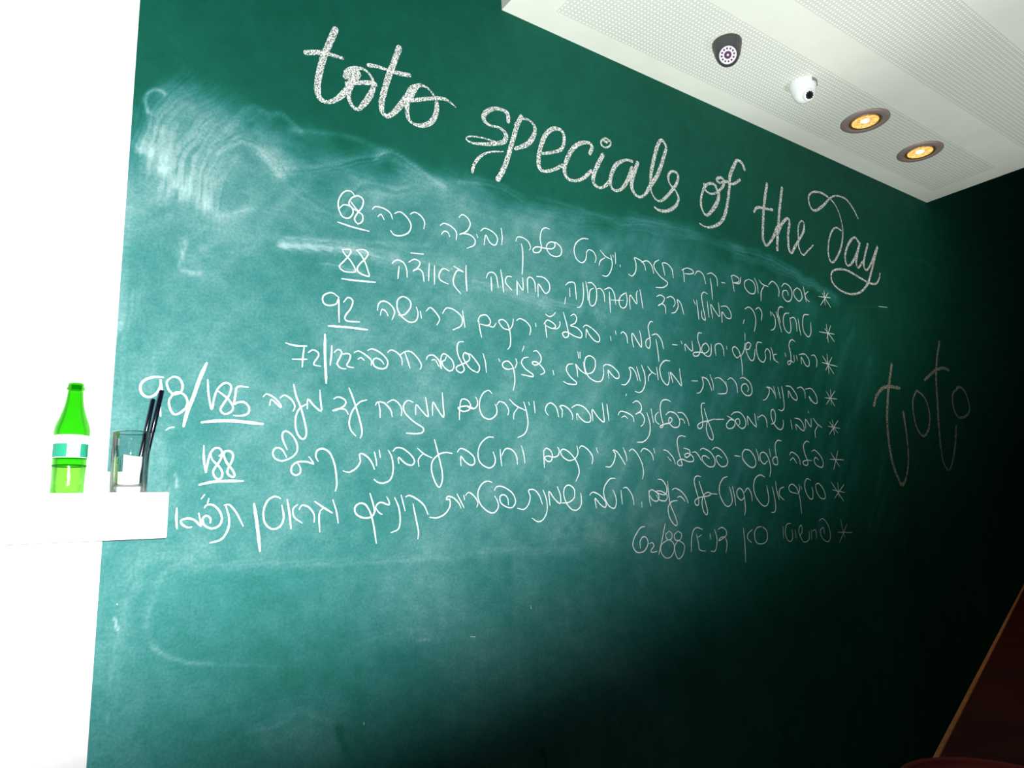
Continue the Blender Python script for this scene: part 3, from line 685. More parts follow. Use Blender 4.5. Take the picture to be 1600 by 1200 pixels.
L6|4.2|585,1543 579,1555 583,1568 596,1573 614,1563 626,1536 631,1507 632,1484 629,1472
L6|3.8|649,1520 664,1517 683,1528 693,1545 690,1560 698,1563 714,1553 725,1538 730,1525
L6|4.1|730,1568 735,1547 736,1534
L6|3.8|743,1573 746,1555
L6|3.7|768,1573 778,1554 781,1523 773,1499 753,1490 738,1493 729,1500
L6|3.7|781,1571 790,1580 807,1579 830,1564 842,1547 834,1536 816,1540 796,1556 797,1540
L6|3.7|851,1580 869,1566 893,1556
L6|3.7|854,1533 853,1552 865,1565
L6|3.7|901,1605 912,1565 922,1524 923,1499 914,1479 901,1493 891,1524 895,1549 915,1566 934,1571 954,1569
L6|3.7|971,1573 980,1583 1001,1577 1022,1561 1024,1543 1011,1538 993,1549 981,1562 981,1536
L6|3.6|1089,1617 1069,1616 1046,1598 1036,1571 1043,1545 1070,1531 1088,1539 1093,1556 1086,1576
L6|3.6|1114,1537 1111,1563 1110,1583
L6|3.6|1115,1566 1128,1585 1149,1584 1165,1567 1168,1543
L6|3.6|1184,1596 1191,1574 1194,1547
L6|3.6|1264,1534 1264,1562 1264,1585
L6|3.7|1266,1583 1273,1591 1290,1584 1296,1568 1289,1553 1275,1553 1267,1564 1280,1568 1303,1565 1319,1572 1322,1588 1316,1595
L6|3.7|1381,1560 1357,1556 1335,1567 1327,1581 1338,1590 1359,1582 1381,1562 1394,1539 1395,1517 1381,1494
L6|3.7|1393,1601 1396,1579 1383,1560
L6|3.7|1402,1594 1412,1602 1436,1591 1454,1569 1450,1547
L6|3.8|1471,1597 1477,1581
L6|3.8|1506,1539 1526,1539 1543,1557 1550,1580 1540,1591 1556,1588 1575,1567 1590,1546
L6|3.8|1586,1600 1597,1575 1598,1558
L6|3.9|1611,1589 1625,1597 1645,1584 1664,1553 1669,1522 1662,1501
L6|3.9|1662,1588 1677,1600 1701,1593 1716,1578 1718,1563
L6|3.9|1724,1601 1727,1586
L6|4.0|1770,1597 1786,1595 1813,1573 1822,1551
L6|4.0|1787,1575 1803,1561
L6|4.0|1884,1646 1857,1648 1840,1633 1842,1596 1853,1560 1855,1547 1837,1547 1832,1557 1854,1568 1889,1560 1914,1563 1913,1577 1890,1589 1871,1583 1879,1574 1898,1583 1897,1600 1870,1606
L6|4.1|1912,1592 1928,1594 1945,1580 1955,1563
L6|4.1|1954,1601 1967,1608 2004,1596 2026,1571 2020,1547 1991,1544 1964,1561 1960,1578 1977,1582 1998,1572
L6|4.1|2018,1605 2038,1613 2070,1601 2095,1572 2089,1550 2059,1545 2038,1562 2034,1577 2047,1584 2066,1576
L6|4.2|2138,1585 2171,1583
L6|4.7|2204,1611 2184,1595 2184,1573 2212,1549 2239,1543 2257,1556 2255,1579 2231,1605 2196,1609
L6|4.3|2268,1613 2278,1586 2280,1568
L6|4.3|2331,1569 2310,1557 2290,1570 2290,1593 2310,1602 2333,1589 2346,1553 2344,1530 2335,1510
L6|4.3|2349,1615 2353,1585
L6|4.3|2432,1648 2407,1649 2389,1632 2387,1599 2394,1572 2391,1556 2369,1558 2364,1574 2377,1585 2396,1583
L6|4.4|2475,1594 2489,1606 2523,1595 2539,1574 2538,1558
L6|4.4|2475,1573 2497,1583 2517,1562
L6|4.5|2617,1648 2599,1652 2575,1635 2577,1603 2592,1573 2589,1557 2568,1556 2558,1567 2580,1575 2621,1575
L6|4.5|2628,1612 2650,1617 2684,1596 2700,1569 2687,1548 2651,1556 2637,1573 2649,1588 2668,1578
L6a|3.7|2752,1582 2853,1581
L6a|3.7|2761,1610 2815,1553
L6a|3.7|2816,1618 2770,1540
L7|5.1|281,1439 281,1418 283,1397
L7|4.3|325,1427 329,1411 331,1400 316,1414 302,1417 290,1413 294,1404 305,1398 312,1399
L7|4.3|336,1439 341,1445 354,1444 367,1431 373,1415 368,1400 353,1394 338,1401 333,1414 340,1422 349,1416 349,1406
L7|3.9|335,1467 329,1458
L7|4.3|344,1458 342,1449
L7|4.3|380,1441 387,1417 387,1394 374,1371 351,1364
L7|3.9|376,1443 387,1444 402,1427 418,1397
L7|6.9|440,1445 448,1399 456,1341
L7|4.2|499,1456 486,1461 470,1452 461,1428 465,1402 481,1388 498,1392 507,1411 502,1441
L7|4.6|514,1453 520,1421 524,1387
L7|3.8|538,1441 528,1432 531,1413 550,1399
L7|3.8|542,1430 549,1440 566,1434 578,1417 578,1400
L7|4.6|579,1448 598,1435 622,1420
L7|3.8|592,1377 590,1408 592,1425 601,1432
L7|3.8|623,1451 632,1424 637,1396
L7|4.1|718,1465 727,1437 730,1420 722,1408 702,1406 683,1415 678,1430 689,1441 705,1439 718,1420 727,1391 735,1344
L7|3.7|732,1420 734,1434 746,1443 769,1436 768,1447 763,1456
L7|3.8|735,1428 742,1418 751,1413
L7|3.7|785,1454 796,1430 800,1400 795,1376 775,1368
L7|3.7|803,1460 809,1439 814,1420
L7|4.1|816,1455 826,1459 846,1450 867,1434 879,1410
L7|3.7|836,1438 844,1401 851,1368 849,1349
L7|3.7|884,1402 905,1400 930,1410 945,1430 944,1447 934,1446 939,1455 957,1450 973,1435 978,1423
L7|3.7|967,1461 988,1424
L7|3.7|988,1457 990,1445
L7|3.7|994,1457 1004,1465 1021,1454 1032,1437 1028,1425
L7|3.6|1080,1491 1065,1495 1045,1486 1032,1460 1041,1431 1066,1411 1085,1409 1098,1423 1096,1440 1087,1454
L7|3.6|1087,1469 1094,1479 1116,1479 1146,1462 1157,1438 1146,1422 1126,1423 1106,1436 1105,1453 1119,1457 1131,1446 1132,1429
L7|3.6|1163,1419 1184,1415 1201,1428 1209,1451 1203,1468 1223,1470 1241,1454 1251,1429
L7|3.6|1256,1469 1267,1440 1267,1409 1253,1386 1233,1379 1212,1390
L7|3.7|1279,1424 1277,1464 1296,1443 1317,1429 1319,1453 1309,1478
L7|3.7|1322,1430 1349,1432 1371,1445 1373,1470 1353,1483 1336,1474 1332,1453 1342,1428 1362,1410 1383,1410 1398,1427 1398,1459
L7|3.8|1433,1452 1446,1461 1474,1451 1497,1429 1494,1414 1475,1422 1454,1442 1457,1413
L7|3.8|1543,1503 1521,1501 1496,1477 1492,1451 1507,1421 1531,1410 1542,1428 1539,1450 1531,1466
L7|3.8|1564,1465 1567,1422
L7|3.8|1575,1472 1590,1474 1612,1449 1617,1420
L7|3.9|1652,1428 1652,1411
L7|3.9|1688,1464 1688,1437 1692,1414
L7|3.9|1688,1458 1700,1466 1721,1458 1733,1444 1724,1429 1702,1433 1690,1448
L7|3.9|1734,1500 1753,1497 1771,1475 1765,1451 1737,1452 1721,1460 1744,1461 1771,1447 1763,1430 1735,1432 1720,1448
L7|4.0|1779,1493 1778,1459 1784,1416 1803,1376 1809,1350 1794,1351 1774,1377 1772,1408 1791,1426 1818,1429
L7|4.0|1798,1465 1813,1470 1841,1459 1863,1438 1870,1420
L7|4.0|1819,1439 1834,1443 1848,1434 1855,1426
L7|4.1|1945,1509 1924,1511 1910,1499 1913,1470 1924,1433 1921,1413 1909,1413 1904,1426 1927,1437 1978,1443 1990,1450 1973,1455 1950,1443 1940,1417 1946,1388 1960,1378 1965,1392 1955,1433 1943,1466 1934,1493
L7|4.1|1988,1450 2023,1448
L7|4.1|2087,1509 2063,1503 2040,1478 2038,1444 2060,1410 2082,1405 2101,1420 2101,1448 2092,1473
L7|4.2|2110,1473 2117,1439 2119,1407
L7|4.2|2174,1436 2152,1425 2133,1439 2133,1458 2150,1468 2168,1453 2172,1417 2171,1391 2163,1371
L7|4.2|2173,1451 2196,1468 2214,1446 2214,1420
L7|4.3|2304,1508 2278,1516 2247,1503 2232,1472 2240,1437 2271,1406 2299,1403 2316,1427 2311,1476
L7|4.3|2344,1472 2352,1431 2353,1395 2343,1378 2324,1377
L7|4.3|2368,1492 2370,1453 2380,1422
L7|4.4|2417,1471 2391,1462 2383,1440 2410,1420
L7|4.4|2495,1445 2454,1453 2449,1471 2471,1481 2499,1466 2512,1429 2513,1392 2513,1367
L7|4.4|2516,1480 2517,1457 2499,1443
L7|4.4|2528,1473 2530,1461
L7|4.5|2598,1496 2574,1502 2555,1484 2556,1452 2576,1426 2596,1423 2604,1446 2601,1470
L7|4.5|2627,1477 2649,1484 2675,1465 2688,1436 2679,1422 2650,1427 2630,1451 2627,1475
L7a|3.7|2742,1457 2832,1445
L7a|3.7|2788,1486 2786,1425
L7a|3.7|2833,1478 2752,1423
L7a|3.7|2740,1489 2816,1410
L8p|3.5|1658,1349 1639,1347 1610,1319 1600,1293 1616,1272 1648,1274 1667,1297 1660,1316 1644,1317 1632,1303 1632,1284
L8p|3.5|1672,1295 1686,1298 1693,1288 1678,1274 1683,1268 1706,1270
L8p|3.5|1752,1356 1733,1309 1712,1259
L8p|3.2|1769,1331 1751,1320 1758,1304 1778,1307 1780,1324 1767,1331
L8p|3.2|1761,1304 1729,1290 1724,1268 1741,1248 1766,1248 1785,1268 1785,1291 1766,1304
L8p|3.2|1812,1329 1791,1318 1795,1301 1818,1301 1827,1319 1812,1329
L8p|3.2|1806,1298 1789,1280 1792,1253 1805,1240 1827,1254 1836,1281 1820,1295 1806,1298
L8|3.4|1867,1260 1873,1303 1887,1330 1906,1337 1932,1330
L8|3.4|1899,1315 1905,1285 1909,1263 1938,1258
L8|3.4|1924,1312 1905,1305
L8|3.5|1969,1314 1970,1296
L8|3.5|1994,1328 2003,1297 1995,1265 1984,1254 1966,1256
L8|3.5|2013,1327 2033,1333 2054,1323 2055,1307 2034,1295 2011,1288 2022,1298 2044,1299 2054,1278 2044,1246
L8|3.8|2151,1328 2151,1273 2146,1207
L8|3.4|2201,1319 2175,1306 2169,1289 2190,1273
L8|3.6|2255,1328 2226,1323 2210,1300 2218,1272 2252,1266 2281,1279 2284,1310 2262,1326
L8|3.0|2385,1323 2381,1279
L8|3.1|2436,1333 2409,1329 2396,1301 2403,1274 2424,1266 2439,1281 2439,1308
L8|3.1|2459,1307 2461,1275
L8|3.1|2485,1283 2504,1301 2501,1324 2482,1306 2489,1281 2508,1260 2542,1267 2548,1299
L8|3.1|2564,1303 2561,1266
L8|3.1|2572,1298 2593,1302 2594,1269
L8|3.2|2624,1335 2651,1344 2683,1317 2691,1274 2670,1253 2635,1267 2624,1296 2648,1309 2651,1285
L8a|2.6|2745,1287 2850,1281
L8a|2.6|2778,1338 2785,1289 2793,1265
L8a|2.6|2822,1317 2750,1245
MARK|3.6|252,1604 258,1609 267,1611
MARK|2.7|3311,2319 3395,2326
MARK|2.0|999,1093 1013,1091
MARK|1.8|1196,1152 1198,1143
MARK|1.8|704,939 705,933
MARK|2.2|181,1254 182,1252
'''
# wiped chalk: width mm | strength | streakiness | gain at start, end | x,z ...
SMEARS = '''
5|.25|.2|.6,1|274,1512 277,1500 279,1485
4|.3|.2|1,1|178,1228 181,1215 185,1203
20|.07|.6|.8,1|151,2325 148,2079 149,1806
12|.10|.8|1,.4|216,2206 226,2182 219,2235
8|.20|.2|1,1|180,2326 172,2348 175,2369 188,2385 203,2387 211,2382
8|.12|.2|1,1|206,2197 217,2188 228,2203
51|.10|1|1.5,.4|174,2235 186,2305 217,2379 252,2437
54|.10|1|1.4,.4|204,2203 216,2290 255,2367 309,2430
55|.11|1|1.4,.4|241,2160 248,2243 285,2327 357,2413
52|.11|1|1.4,.4|279,2149 287,2230 328,2324 402,2410
49|.09|1|1.3,.4|321,2132 326,2200 359,2283 454,2392
15|.14|1|1.6,.0|168,2227 175,2262
12|.14|1|1.6,.0|190,2223 196,2257
12|.15|1|1.6,.0|213,2196 217,2235
12|.15|1|1.6,.0|242,2160 244,2203
16|.14|1|1.5,.0|269,2160 271,2202
19|.1|1|1.5,.0|310,2129 312,2181
50|.12|1|1,.8|337,2288 379,2324 433,2313 475,2263
24|.12|1|1,1|425,2302 457,2285 478,2253
15|.12|.6|.6,.8|345,2328 377,2382 408,2412 446,2404 477,2417 527,2385
18|.09|.6|1,.5|502,2377 647,2408 757,2395
40|.10|1|.6,1|466,2254 579,2298 683,2348 757,2384
25|.15|.7|.7,.9|735,2370 777,2399 835,2379 937,2339
43|.11|1|1,.7|796,2356 875,2346 958,2324
72|.06|1|1,1|530,2219 614,2186 684,2256 834,2294
87|.05|1|1,.6|480,2309 613,2307 796,2322 1001,2335 1182,2316
24|.06|.8|.9,.8|265,1996 273,2040 323,2094 423,2147 492,2148 557,2118
8|.13|.3|.6,.4|349,2114 386,2135 425,2151
12|.15|.8|1.2,.6|263,1974 266,2002 272,2040
9|.12|.3|1,1|269,1966 288,1962 304,1966
24|.05|.8|1,.4|287,1966 343,1951 357,1941
28|.23|1|1,.5|495,2077 582,2084 685,2090 791,2081
11|.12|.5|.4,.4|501,2091 685,2117 893,2149
75|.07|1|.3,.8|326,2023 501,2076 757,2088 953,2090
15|.18|1|.4,1|583,2043 633,2044 689,2033
32|.06|1|1,.3|685,2034 757,2038 911,2046
33|.14|1|.5,.6|1041,2067 1172,2061 1342,2046 1432,2042
25|.09|1|1,.5|1280,2029 1344,2009
22|.08|1|1,.5|1500,2039 1535,1992
29|.05|1|.5,.5|1125,2051 1218,2040 1419,2044 1583,2024
16|.10|.8|1,.3|993,2363 1046,2376 1073,2373
34|.10|1|.6,.6|1057,2379 1138,2385 1213,2362
11|.12|.4|.3,.6|1284,2385 1336,2391 1442,2387 1613,2380 1688,2378
62|.08|1|.5,.8|1257,2344 1496,2361 1736,2390 2005,2413
47|.09|1|.8,1|1690,2397 1936,2418 2115,2420 2306,2405
58|.12|1|1,1.2|2265,2397 2512,2389 2732,2347 2942,2298
13|.06|.3|.2,.5|2861,2269 3125,2292 3395,2324
22|.05|.6|.5,.5|3655,2631 3893,2640 4058,2567
11|.08|.5|.6,.6|316,1334 265,1308 242,1252 237,1197 256,1159 307,1127 363,1117
6|.07|.4|1,.2|251,1162 307,1127 455,1099 539,1084
36|.06|1|.6,.4|214,1324 193,1233 181,1126 185,997
10|.06|.6|.6,.5|195,1263 183,1173 177,1114
47|.05|1|1,.6|164,1879 157,1752 158,1630
69|.05|1|.4,.6|150,2050 202,2092 279,2141
34|.05|1|.7,1|186,1301 219,1340 278,1355 354,1345
27|.05|1|.7,.7|256,1298 368,1315 564,1307 826,1303 1056,1305 1370,1299
7|.05|.3|.6,.6|316,1318 476,1313 689,1302 936,1296
13|.05|.4|.6,.6|1290,1328 1336,1337 1422,1333 1524,1306
113|.04|1|.8,.8|1308,1475 1350,1449 1389,1403
12|.06|.5|.3,.5|1546,1316 1638,1348 1756,1368
43|.04|1|.5,.5|1751,1315 2005,1317 2224,1353
65|.035|1|.8,.6|486,1484 526,1695 686,1888 951,2000
43|.03|1|.8,.6|655,1514 792,1679 947,1812
31|.03|1|.8,.6|341,1654 463,1782 618,1863
22|.03|1|.8,.6|981,1550 1030,1674 1160,1775
30|.04|1|.5,1|690,1108 773,1124 842,1127 895,1097
6|.08|.3|1,1|845,1104 881,1099
80|.04|1|1,.6|486,976 570,974 630,950
10|.04|.6|.6,.3|466,967 501,909 544,874
61|.04|1|.7,.7|830,1784 907,1826 989,1862
54|.04|1|.7,.7|220,1758 221,1619 219,1512
27|.05|1|1,.6|248,1579 259,1525 256,1485
43|.04|1|.6,.8|739,1964 831,1924 949,1885
18|-.10|.6|1,.6|646,936 654,916 662,890
19|-.10|.5|1,1|1214,776 1222,753 1233,727
'''
# upper edge of the area that has been wiped over and over, and its faint lower edge
WIPE_TOP = [(0.156, 2.295), (0.199, 2.413), (0.266, 2.442), (0.339, 2.42), (0.446, 2.412), (0.543, 2.39), (0.683, 2.376), (0.836, 2.42), (0.938, 2.395), (1.091, 2.388), (1.284, 2.394), (1.498, 2.389), (1.737, 2.4), (2.005, 2.408), (2.305, 2.397), (2.594, 2.353), (2.865, 2.287), (3.388, 2.323), (3.831, 2.425)]
WIPE_LOW = [(0.14, 1.335), (0.317, 1.317), (0.564, 1.307), (0.826, 1.303), (1.056, 1.305), (1.37, 1.299), (1.633, 1.297), (2.21, 1.267), (3.204, 1.272)]
WIPE_END = 3.234

rng = np.random.default_rng(7)
_lat = rng.random((256, 256))


def vnoise(x, y):
    xi, yi = np.floor(x).astype(int), np.floor(y).astype(int)
    fx, fy = x - xi, y - yi
    fx, fy = fx * fx * (3 - 2 * fx), fy * fy * (3 - 2 * fy)
    g = lambda a, b: _lat[a % 256, b % 256]
    return (g(xi, yi) * (1 - fx) + g(xi + 1, yi) * fx) * (1 - fy) + (g(xi, yi + 1) * (1 - fx) + g(xi + 1, yi + 1) * fx) * fy


def fbm(x, y, n=4):
    s, a, t = 0, 1.0, 0
    for k in range(n):
        s = s + a * vnoise(x * 2 ** k + 17.3 * k, y * 2 ** k + 5.1 * k)
        t += a
        a *= 0.55
    return s / t


def smooth(a, b, v):
    t = np.clip((v - a) / (b - a), 0, 1)
    return t * t * (3 - 2 * t)


def catmull(pts, step):
    """Catmull-Rom through rows of numbers, sampled about every `step` along the first two"""
    p = np.array(pts, float)
    if len(p) == 2:
        n = max(2, int(np.hypot(*(p[1, :2] - p[0, :2])) / step))
        t = np.linspace(0, 1, n)[:, None]
        return p[0] * (1 - t) + p[1] * t
    q = np.vstack([2 * p[0] - p[1], p, 2 * p[-1] - p[-2]])
    out = []
    for i in range(1, len(q) - 2):
        a, b, c, d = q[i - 1], q[i], q[i + 1], q[i + 2]
        n = max(2, int(np.hypot(*(c[:2] - b[:2])) / step))
        t = np.linspace(0, 1, n, endpoint=False)[:, None]
        out.append(0.5 * (2 * b + (c - a) * t + (2 * a - 5 * b + 4 * c - d) * t ** 2 + (3 * b - a - 3 * c + d) * t ** 3))
    out.append(p[-1:])
    return np.vstack(out)


# ------------------------------------------------------------------ the chalkboard wall
def build_board():
    gx = np.concatenate([np.arange(-0.10, 1.7, 0.0042), np.arange(1.7, 4.55, 0.0070)])
    gz = np.arange(0.75, 3.20, 0.0045)
    xs = np.concatenate([[-3.0], gx, [8.0]])
    zs = np.concatenate([[0.0], gz, [3.8]])
    X, Z = np.meshgrid(xs, zs)
    # general film left by wiping, thinned rightward to paint in the gloom there
    n1 = fbm(X * 5, Z * 5, 5)
    n2 = fbm(X * 1.6 + 40, Z * 1.6, 4)
    n3 = fbm(X * 7 + 11, Z * 8 + 3 * X, 4)
    tx, tz = np.array(WIPE_TOP).T
    top = np.interp(X, tx, tz)
    soft = np.interp(X, [0, 1.0, 2.0, 3.3], [0.16, 0.13, 0.09, 0.07])
    film = smooth(-0.25, 1.0, (top - Z) / soft + (n1 - 0.5) * 1.6)
    lx, lz = np.array(WIPE_LOW).T
    low = smooth(-1, 1, (Z - np.interp(X, lx, lz)) / 0.05 + (n1 - 0.5))
    end = 1 - smooth(-1, 1, (X - WIPE_END) / 0.09 + (n1 - 0.5) * 1.2)
    dust = film * np.interp(X, [0, 1.0, 1.7, 2.4, 3.2], [0.155, 0.18, 0.15, 0.055, 0.02]) * (0.88 + 0.12 * low) * (0.30 + 0.70 * n2 + 0.70 * n3) * (0.15 + 0.85 * end)
    # broad diagonal cloth marks
    dg = fbm((X * 0.75 + Z) * 3.0, (Z * 0.75 - X) * 14.0, 4)
    dust += film * low * end * 0.05 * np.clip(dg - 0.45, 0, 1) / 0.3
    vz = fbm(X * 26, Z * 1.2, 3)
    dust += film * 0.05 * np.clip(vz - 0.5, 0, 1) * (1 - 0.4 * low)
    dust += np.interp(X, [0.6, 1.5, 3.2], [0.046, 0.055, 0.006]) * (0.6 + 0.8 * n2)  # thin overall film, fading right to paint in the darker end
    for i, line in enumerate(SMEARS.strip().split('\n')):
        w, amp, st, gains, pts = line.split('|')
        w, amp, st = float(w) / 1000, float(amp), float(st)
        g0, g1 = (float(v) for v in gains.split(','))
        p = catmull([[float(v) / 1000 for v in q.split(',')] for q in pts.split()], 0.02)
        m = w * 1.8
        sel = np.where((X > p[:, 0].min() - m) & (X < p[:, 0].max() + m) & (Z > p[:, 1].min() - m) & (Z < p[:, 1].max() + m))
        if not len(sel[0]):
            continue
        x, z = X[sel], Z[sel]
        wx = x + (fbm(x * 14 + i, z * 14, 3) - 0.5) * 0.5 * w
        wz = z + (fbm(x * 14, z * 14 + 3 * i, 3) - 0.5) * 0.5 * w
        bd = np.full(x.shape, 9.0)
        bs = np.zeros(x.shape)
        bv = np.zeros(x.shape)
        be = np.zeros(x.shape)
        seg = np.hypot(*(p[1:] - p[:-1]).T)
        cum = np.concatenate([[0], np.cumsum(seg)])
        for k in range(len(p) - 1):
            a, e = p[k], p[k + 1] - p[k]
            L = max(seg[k], 1e-6)
            t = ((wx - a[0]) * e[0] + (wz - a[1]) * e[1]) / L ** 2
            tc = np.clip(t, 0, 1)
            dx, dz = wx - a[0] - tc * e[0], wz - a[1] - tc * e[1]
            dd = np.hypot(dx, dz)
            sg = (e[0] * dz - e[1] * dx) / L
            u = dd < bd
            bd[u], bs[u], bv[u] = dd[u], (cum[k] + tc * L)[u], sg[u]
            be[u] = (np.abs(t - tc) * L)[u]
        u = bs / cum[-1]
        prof = np.exp(-(bd / (0.55 * w)) ** 2)
        gain = (g0 + (g1 - g0) * u)
        strk = fbm(bv / max(w, 0.01) * 9 + 13 * i, bs * 2.2 + i, 3)
        strk = 1 - st + st * np.clip((strk - 0.22) / 0.36, 0, 2.0)
        dust[sel] += amp * prof * gain * strk
    dust = np.clip(dust, 0, 0.8)
    h, w = X.shape
    co = np.zeros((h * w, 3))
    co[:, 0], co[:, 1], co[:, 2] = X.ravel(), WALL_Y, Z.ravel()
    idx = np.arange(h * w).reshape(h, w)
    f = np.stack([idx[:-1, :-1], idx[:-1, 1:], idx[1:, 1:], idx[1:, :-1]], -1).reshape(-1, 4)
    # a back and rim, so that the wall has its thickness
    nb = h * w
    back = np.array([(-3, WALL_Y + 0.15, 0), (8, WALL_Y + 0.15, 0), (8, WALL_Y + 0.15, 3.8), (-3, WALL_Y + 0.15, 3.8)], float)
    co = np.vstack([co, back])
    me = bpy.data.meshes.new('wall_back')
    nf = len(f) + 1
    me.vertices.add(len(co))
    me.vertices.foreach_set('co', co.ravel())
    loops = np.concatenate([f.ravel(), [nb + 3, nb + 2, nb + 1, nb]])
    me.loops.add(len(loops))
    me.loops.foreach_set('vertex_index', loops.astype(np.int32))
    me.polygons.add(nf)
    me.polygons.foreach_set('loop_start', np.arange(0, nf * 4, 4, dtype=np.int32))
    me.update(calc_edges=True)
    me.validate()
    at = me.attributes.new('chalk_dust', 'FLOAT', 'POINT')
    at.data.foreach_set('value', np.concatenate([dust.ravel(), np.zeros(4)]).astype(np.float32))
    me.materials.append(M_board)
    o = bpy.data.objects.new('wall_back', me)
    link(o)
    return tag(o, 'green chalkboard wall covered in chalk writing and wiped chalk', kind='structure')


wall = build_board()

# ------------------------------------------------------------------ chalk writing (parts of the wall)
_n = [0]


def ribbon(bm, pts, width):
    """one chalk stroke: a thin flat band along a smooth path, rounded at its ends"""
    c = catmull(pts, 0.006 if width < 0.012 else 0.008)
    d = np.gradient(c[:, :2], axis=0)
    d /= np.maximum(np.hypot(d[:, 0], d[:, 1]), 1e-9)[:, None]
    nrm = np.stack([-d[:, 1], d[:, 0]], 1)
    _n[0] += 1
    wob = 1 + 0.22 * (vnoise(np.arange(len(c)) * 0.9 + 31 * _n[0], np.full(len(c), 0.5)) - 0.5)
    hw = c[:, 2] * width / 2 * wob
    if width < 0.012:                                                   # thin strokes run out at their ends
        k = np.minimum(np.arange(len(c)), np.arange(len(c))[::-1])
        hw = hw * np.clip(0.62 + 0.12 * k, 0, 1)
    y0 = WALL_Y - 0.0005 - (_n[0] % 16) * 0.00007
    ys = y0 - 0.00006 * np.arange(len(c)) / len(c)
    L = [bm.verts.new((p[0] + n[0] * h, y, p[1] + n[1] * h)) for p, n, h, y in zip(c, nrm, hw, ys)]
    R = [bm.verts.new((p[0] - n[0] * h, y, p[1] - n[1] * h)) for p, n, h, y in zip(c, nrm, hw, ys)]
    for i in range(len(c) - 1):
        bm.faces.new((L[i], R[i], R[i + 1], L[i + 1]))
    for i, s in ((0, -1), (len(c) - 1, 1)):
        arc = []
        for k in range(1, 6):
            a = PI * k / 6
            q = c[i, :2] + nrm[i] * hw[i] * math.cos(a) + s * d[i] * hw[i] * math.sin(a)
            arc.append(bm.verts.new((q[0], ys[i], q[1])))
        loop = [L[i]] + arc + [R[i]]
        bm.faces.new(loop if s > 0 else loop[::-1])


groups = {}
for line in STROKES.strip().split('\n'):
    g, w, pts = line.split('|')
    P = []
    for q in pts.split():
        v = [float(t) for t in q.split(',')]
        P.append((v[0] / 1000, v[1] / 1000, v[2] if len(v) > 2 else 1.0))
    groups.setdefault(g, []).append((float(w) / 1000, P))


def writing(name, key, m, parent, label=None):
    bm = bmesh.new()
    for w, P in groups[key]:
        ribbon(bm, P, w)
    o = obj(name, bm, m, parent)
    if label:
        o['label'] = label
    return o


head = None
for key, word in (('Htoto', 'toto'), ('Hspecials', 'specials'), ('Hof', 'of'), ('Hthe', 'the'), ('Hday', 'day')):
    o = writing('chalk_heading' if head is None else 'heading_word', key, M_broad, head or wall,
                'word %s of the heading in broad white chalk' % word)
    head = head or o
for k in range(1, 9):
    ln = writing('chalk_menu_line', 'L%d' % k, M_chalk, wall, 'handwritten white chalk menu line in Hebrew script')
    if 'L%dp' % k in groups:
        writing('chalk_price', 'L%dp' % k, M_chalk, ln, 'chalk price at the left end of the line')
    writing('chalk_asterisk', 'L%da' % k, M_chalk, ln, 'chalk asterisk at the right end of the line')
writing('chalk_word', 'TOTO', M_faint, wall, 'dim chalk word written near the dark end of the wall')
writing('chalk_marks', 'MARK', M_chalk, wall, 'stray chalk ticks')['kind'] = 'stuff'

# ------------------------------------------------------------------ setting
bm = bmesh.new()
box(bm, -3.0, 0.1431, 1.60, 1.655, 0.0, 3.8)
pil = tag(obj('wall_left', bm, M_white), kind='structure')

bm = bmesh.new()
box(bm, -3.0, 8.0, -3.0, 1.85, -0.1, 0.0)
tag(obj('floor', bm, M_floor), kind='structure')

CEIL = CAM_Z + 1.609
bm = bmesh.new()
box(bm, 1.171, 3.986, 0.30, WALL_Y, CEIL, CEIL + 0.55)
ceil = tag(obj('ceiling', bm, M_ceil), 'pale dropped ceiling with perforated strips', kind='structure')
for k in range(3):
    y1 = 1.552 - 0.453 * k
    bm = bmesh.new()
    nx, ny = 169, (20 if k < 2 else 18)
    box(bm, 0, nx * 0.015, -ny * 0.015, 0, -0.0012, 0.0)
    bmesh.ops.translate(bm, verts=bm.verts[:], vec=(0.0075, 0.0075, 0))
    obj('perforated_strip', bm, M_perf, ceil, loc=(1.315, y1, CEIL))

# ------------------------------------------------------------------ shelf and what stands on it
SH = CAM_Z + 0.0650
bm = bmesh.new()
box(bm, -0.75, 0.2347, 1.46, 1.5995, CAM_Z - 0.0195, SH)
bevel(bm, 0.0025)
tag(obj('wall_shelf', bm, M_shelf), 'thick white shelf sticking out past the edge of the white wall', 'shelf')


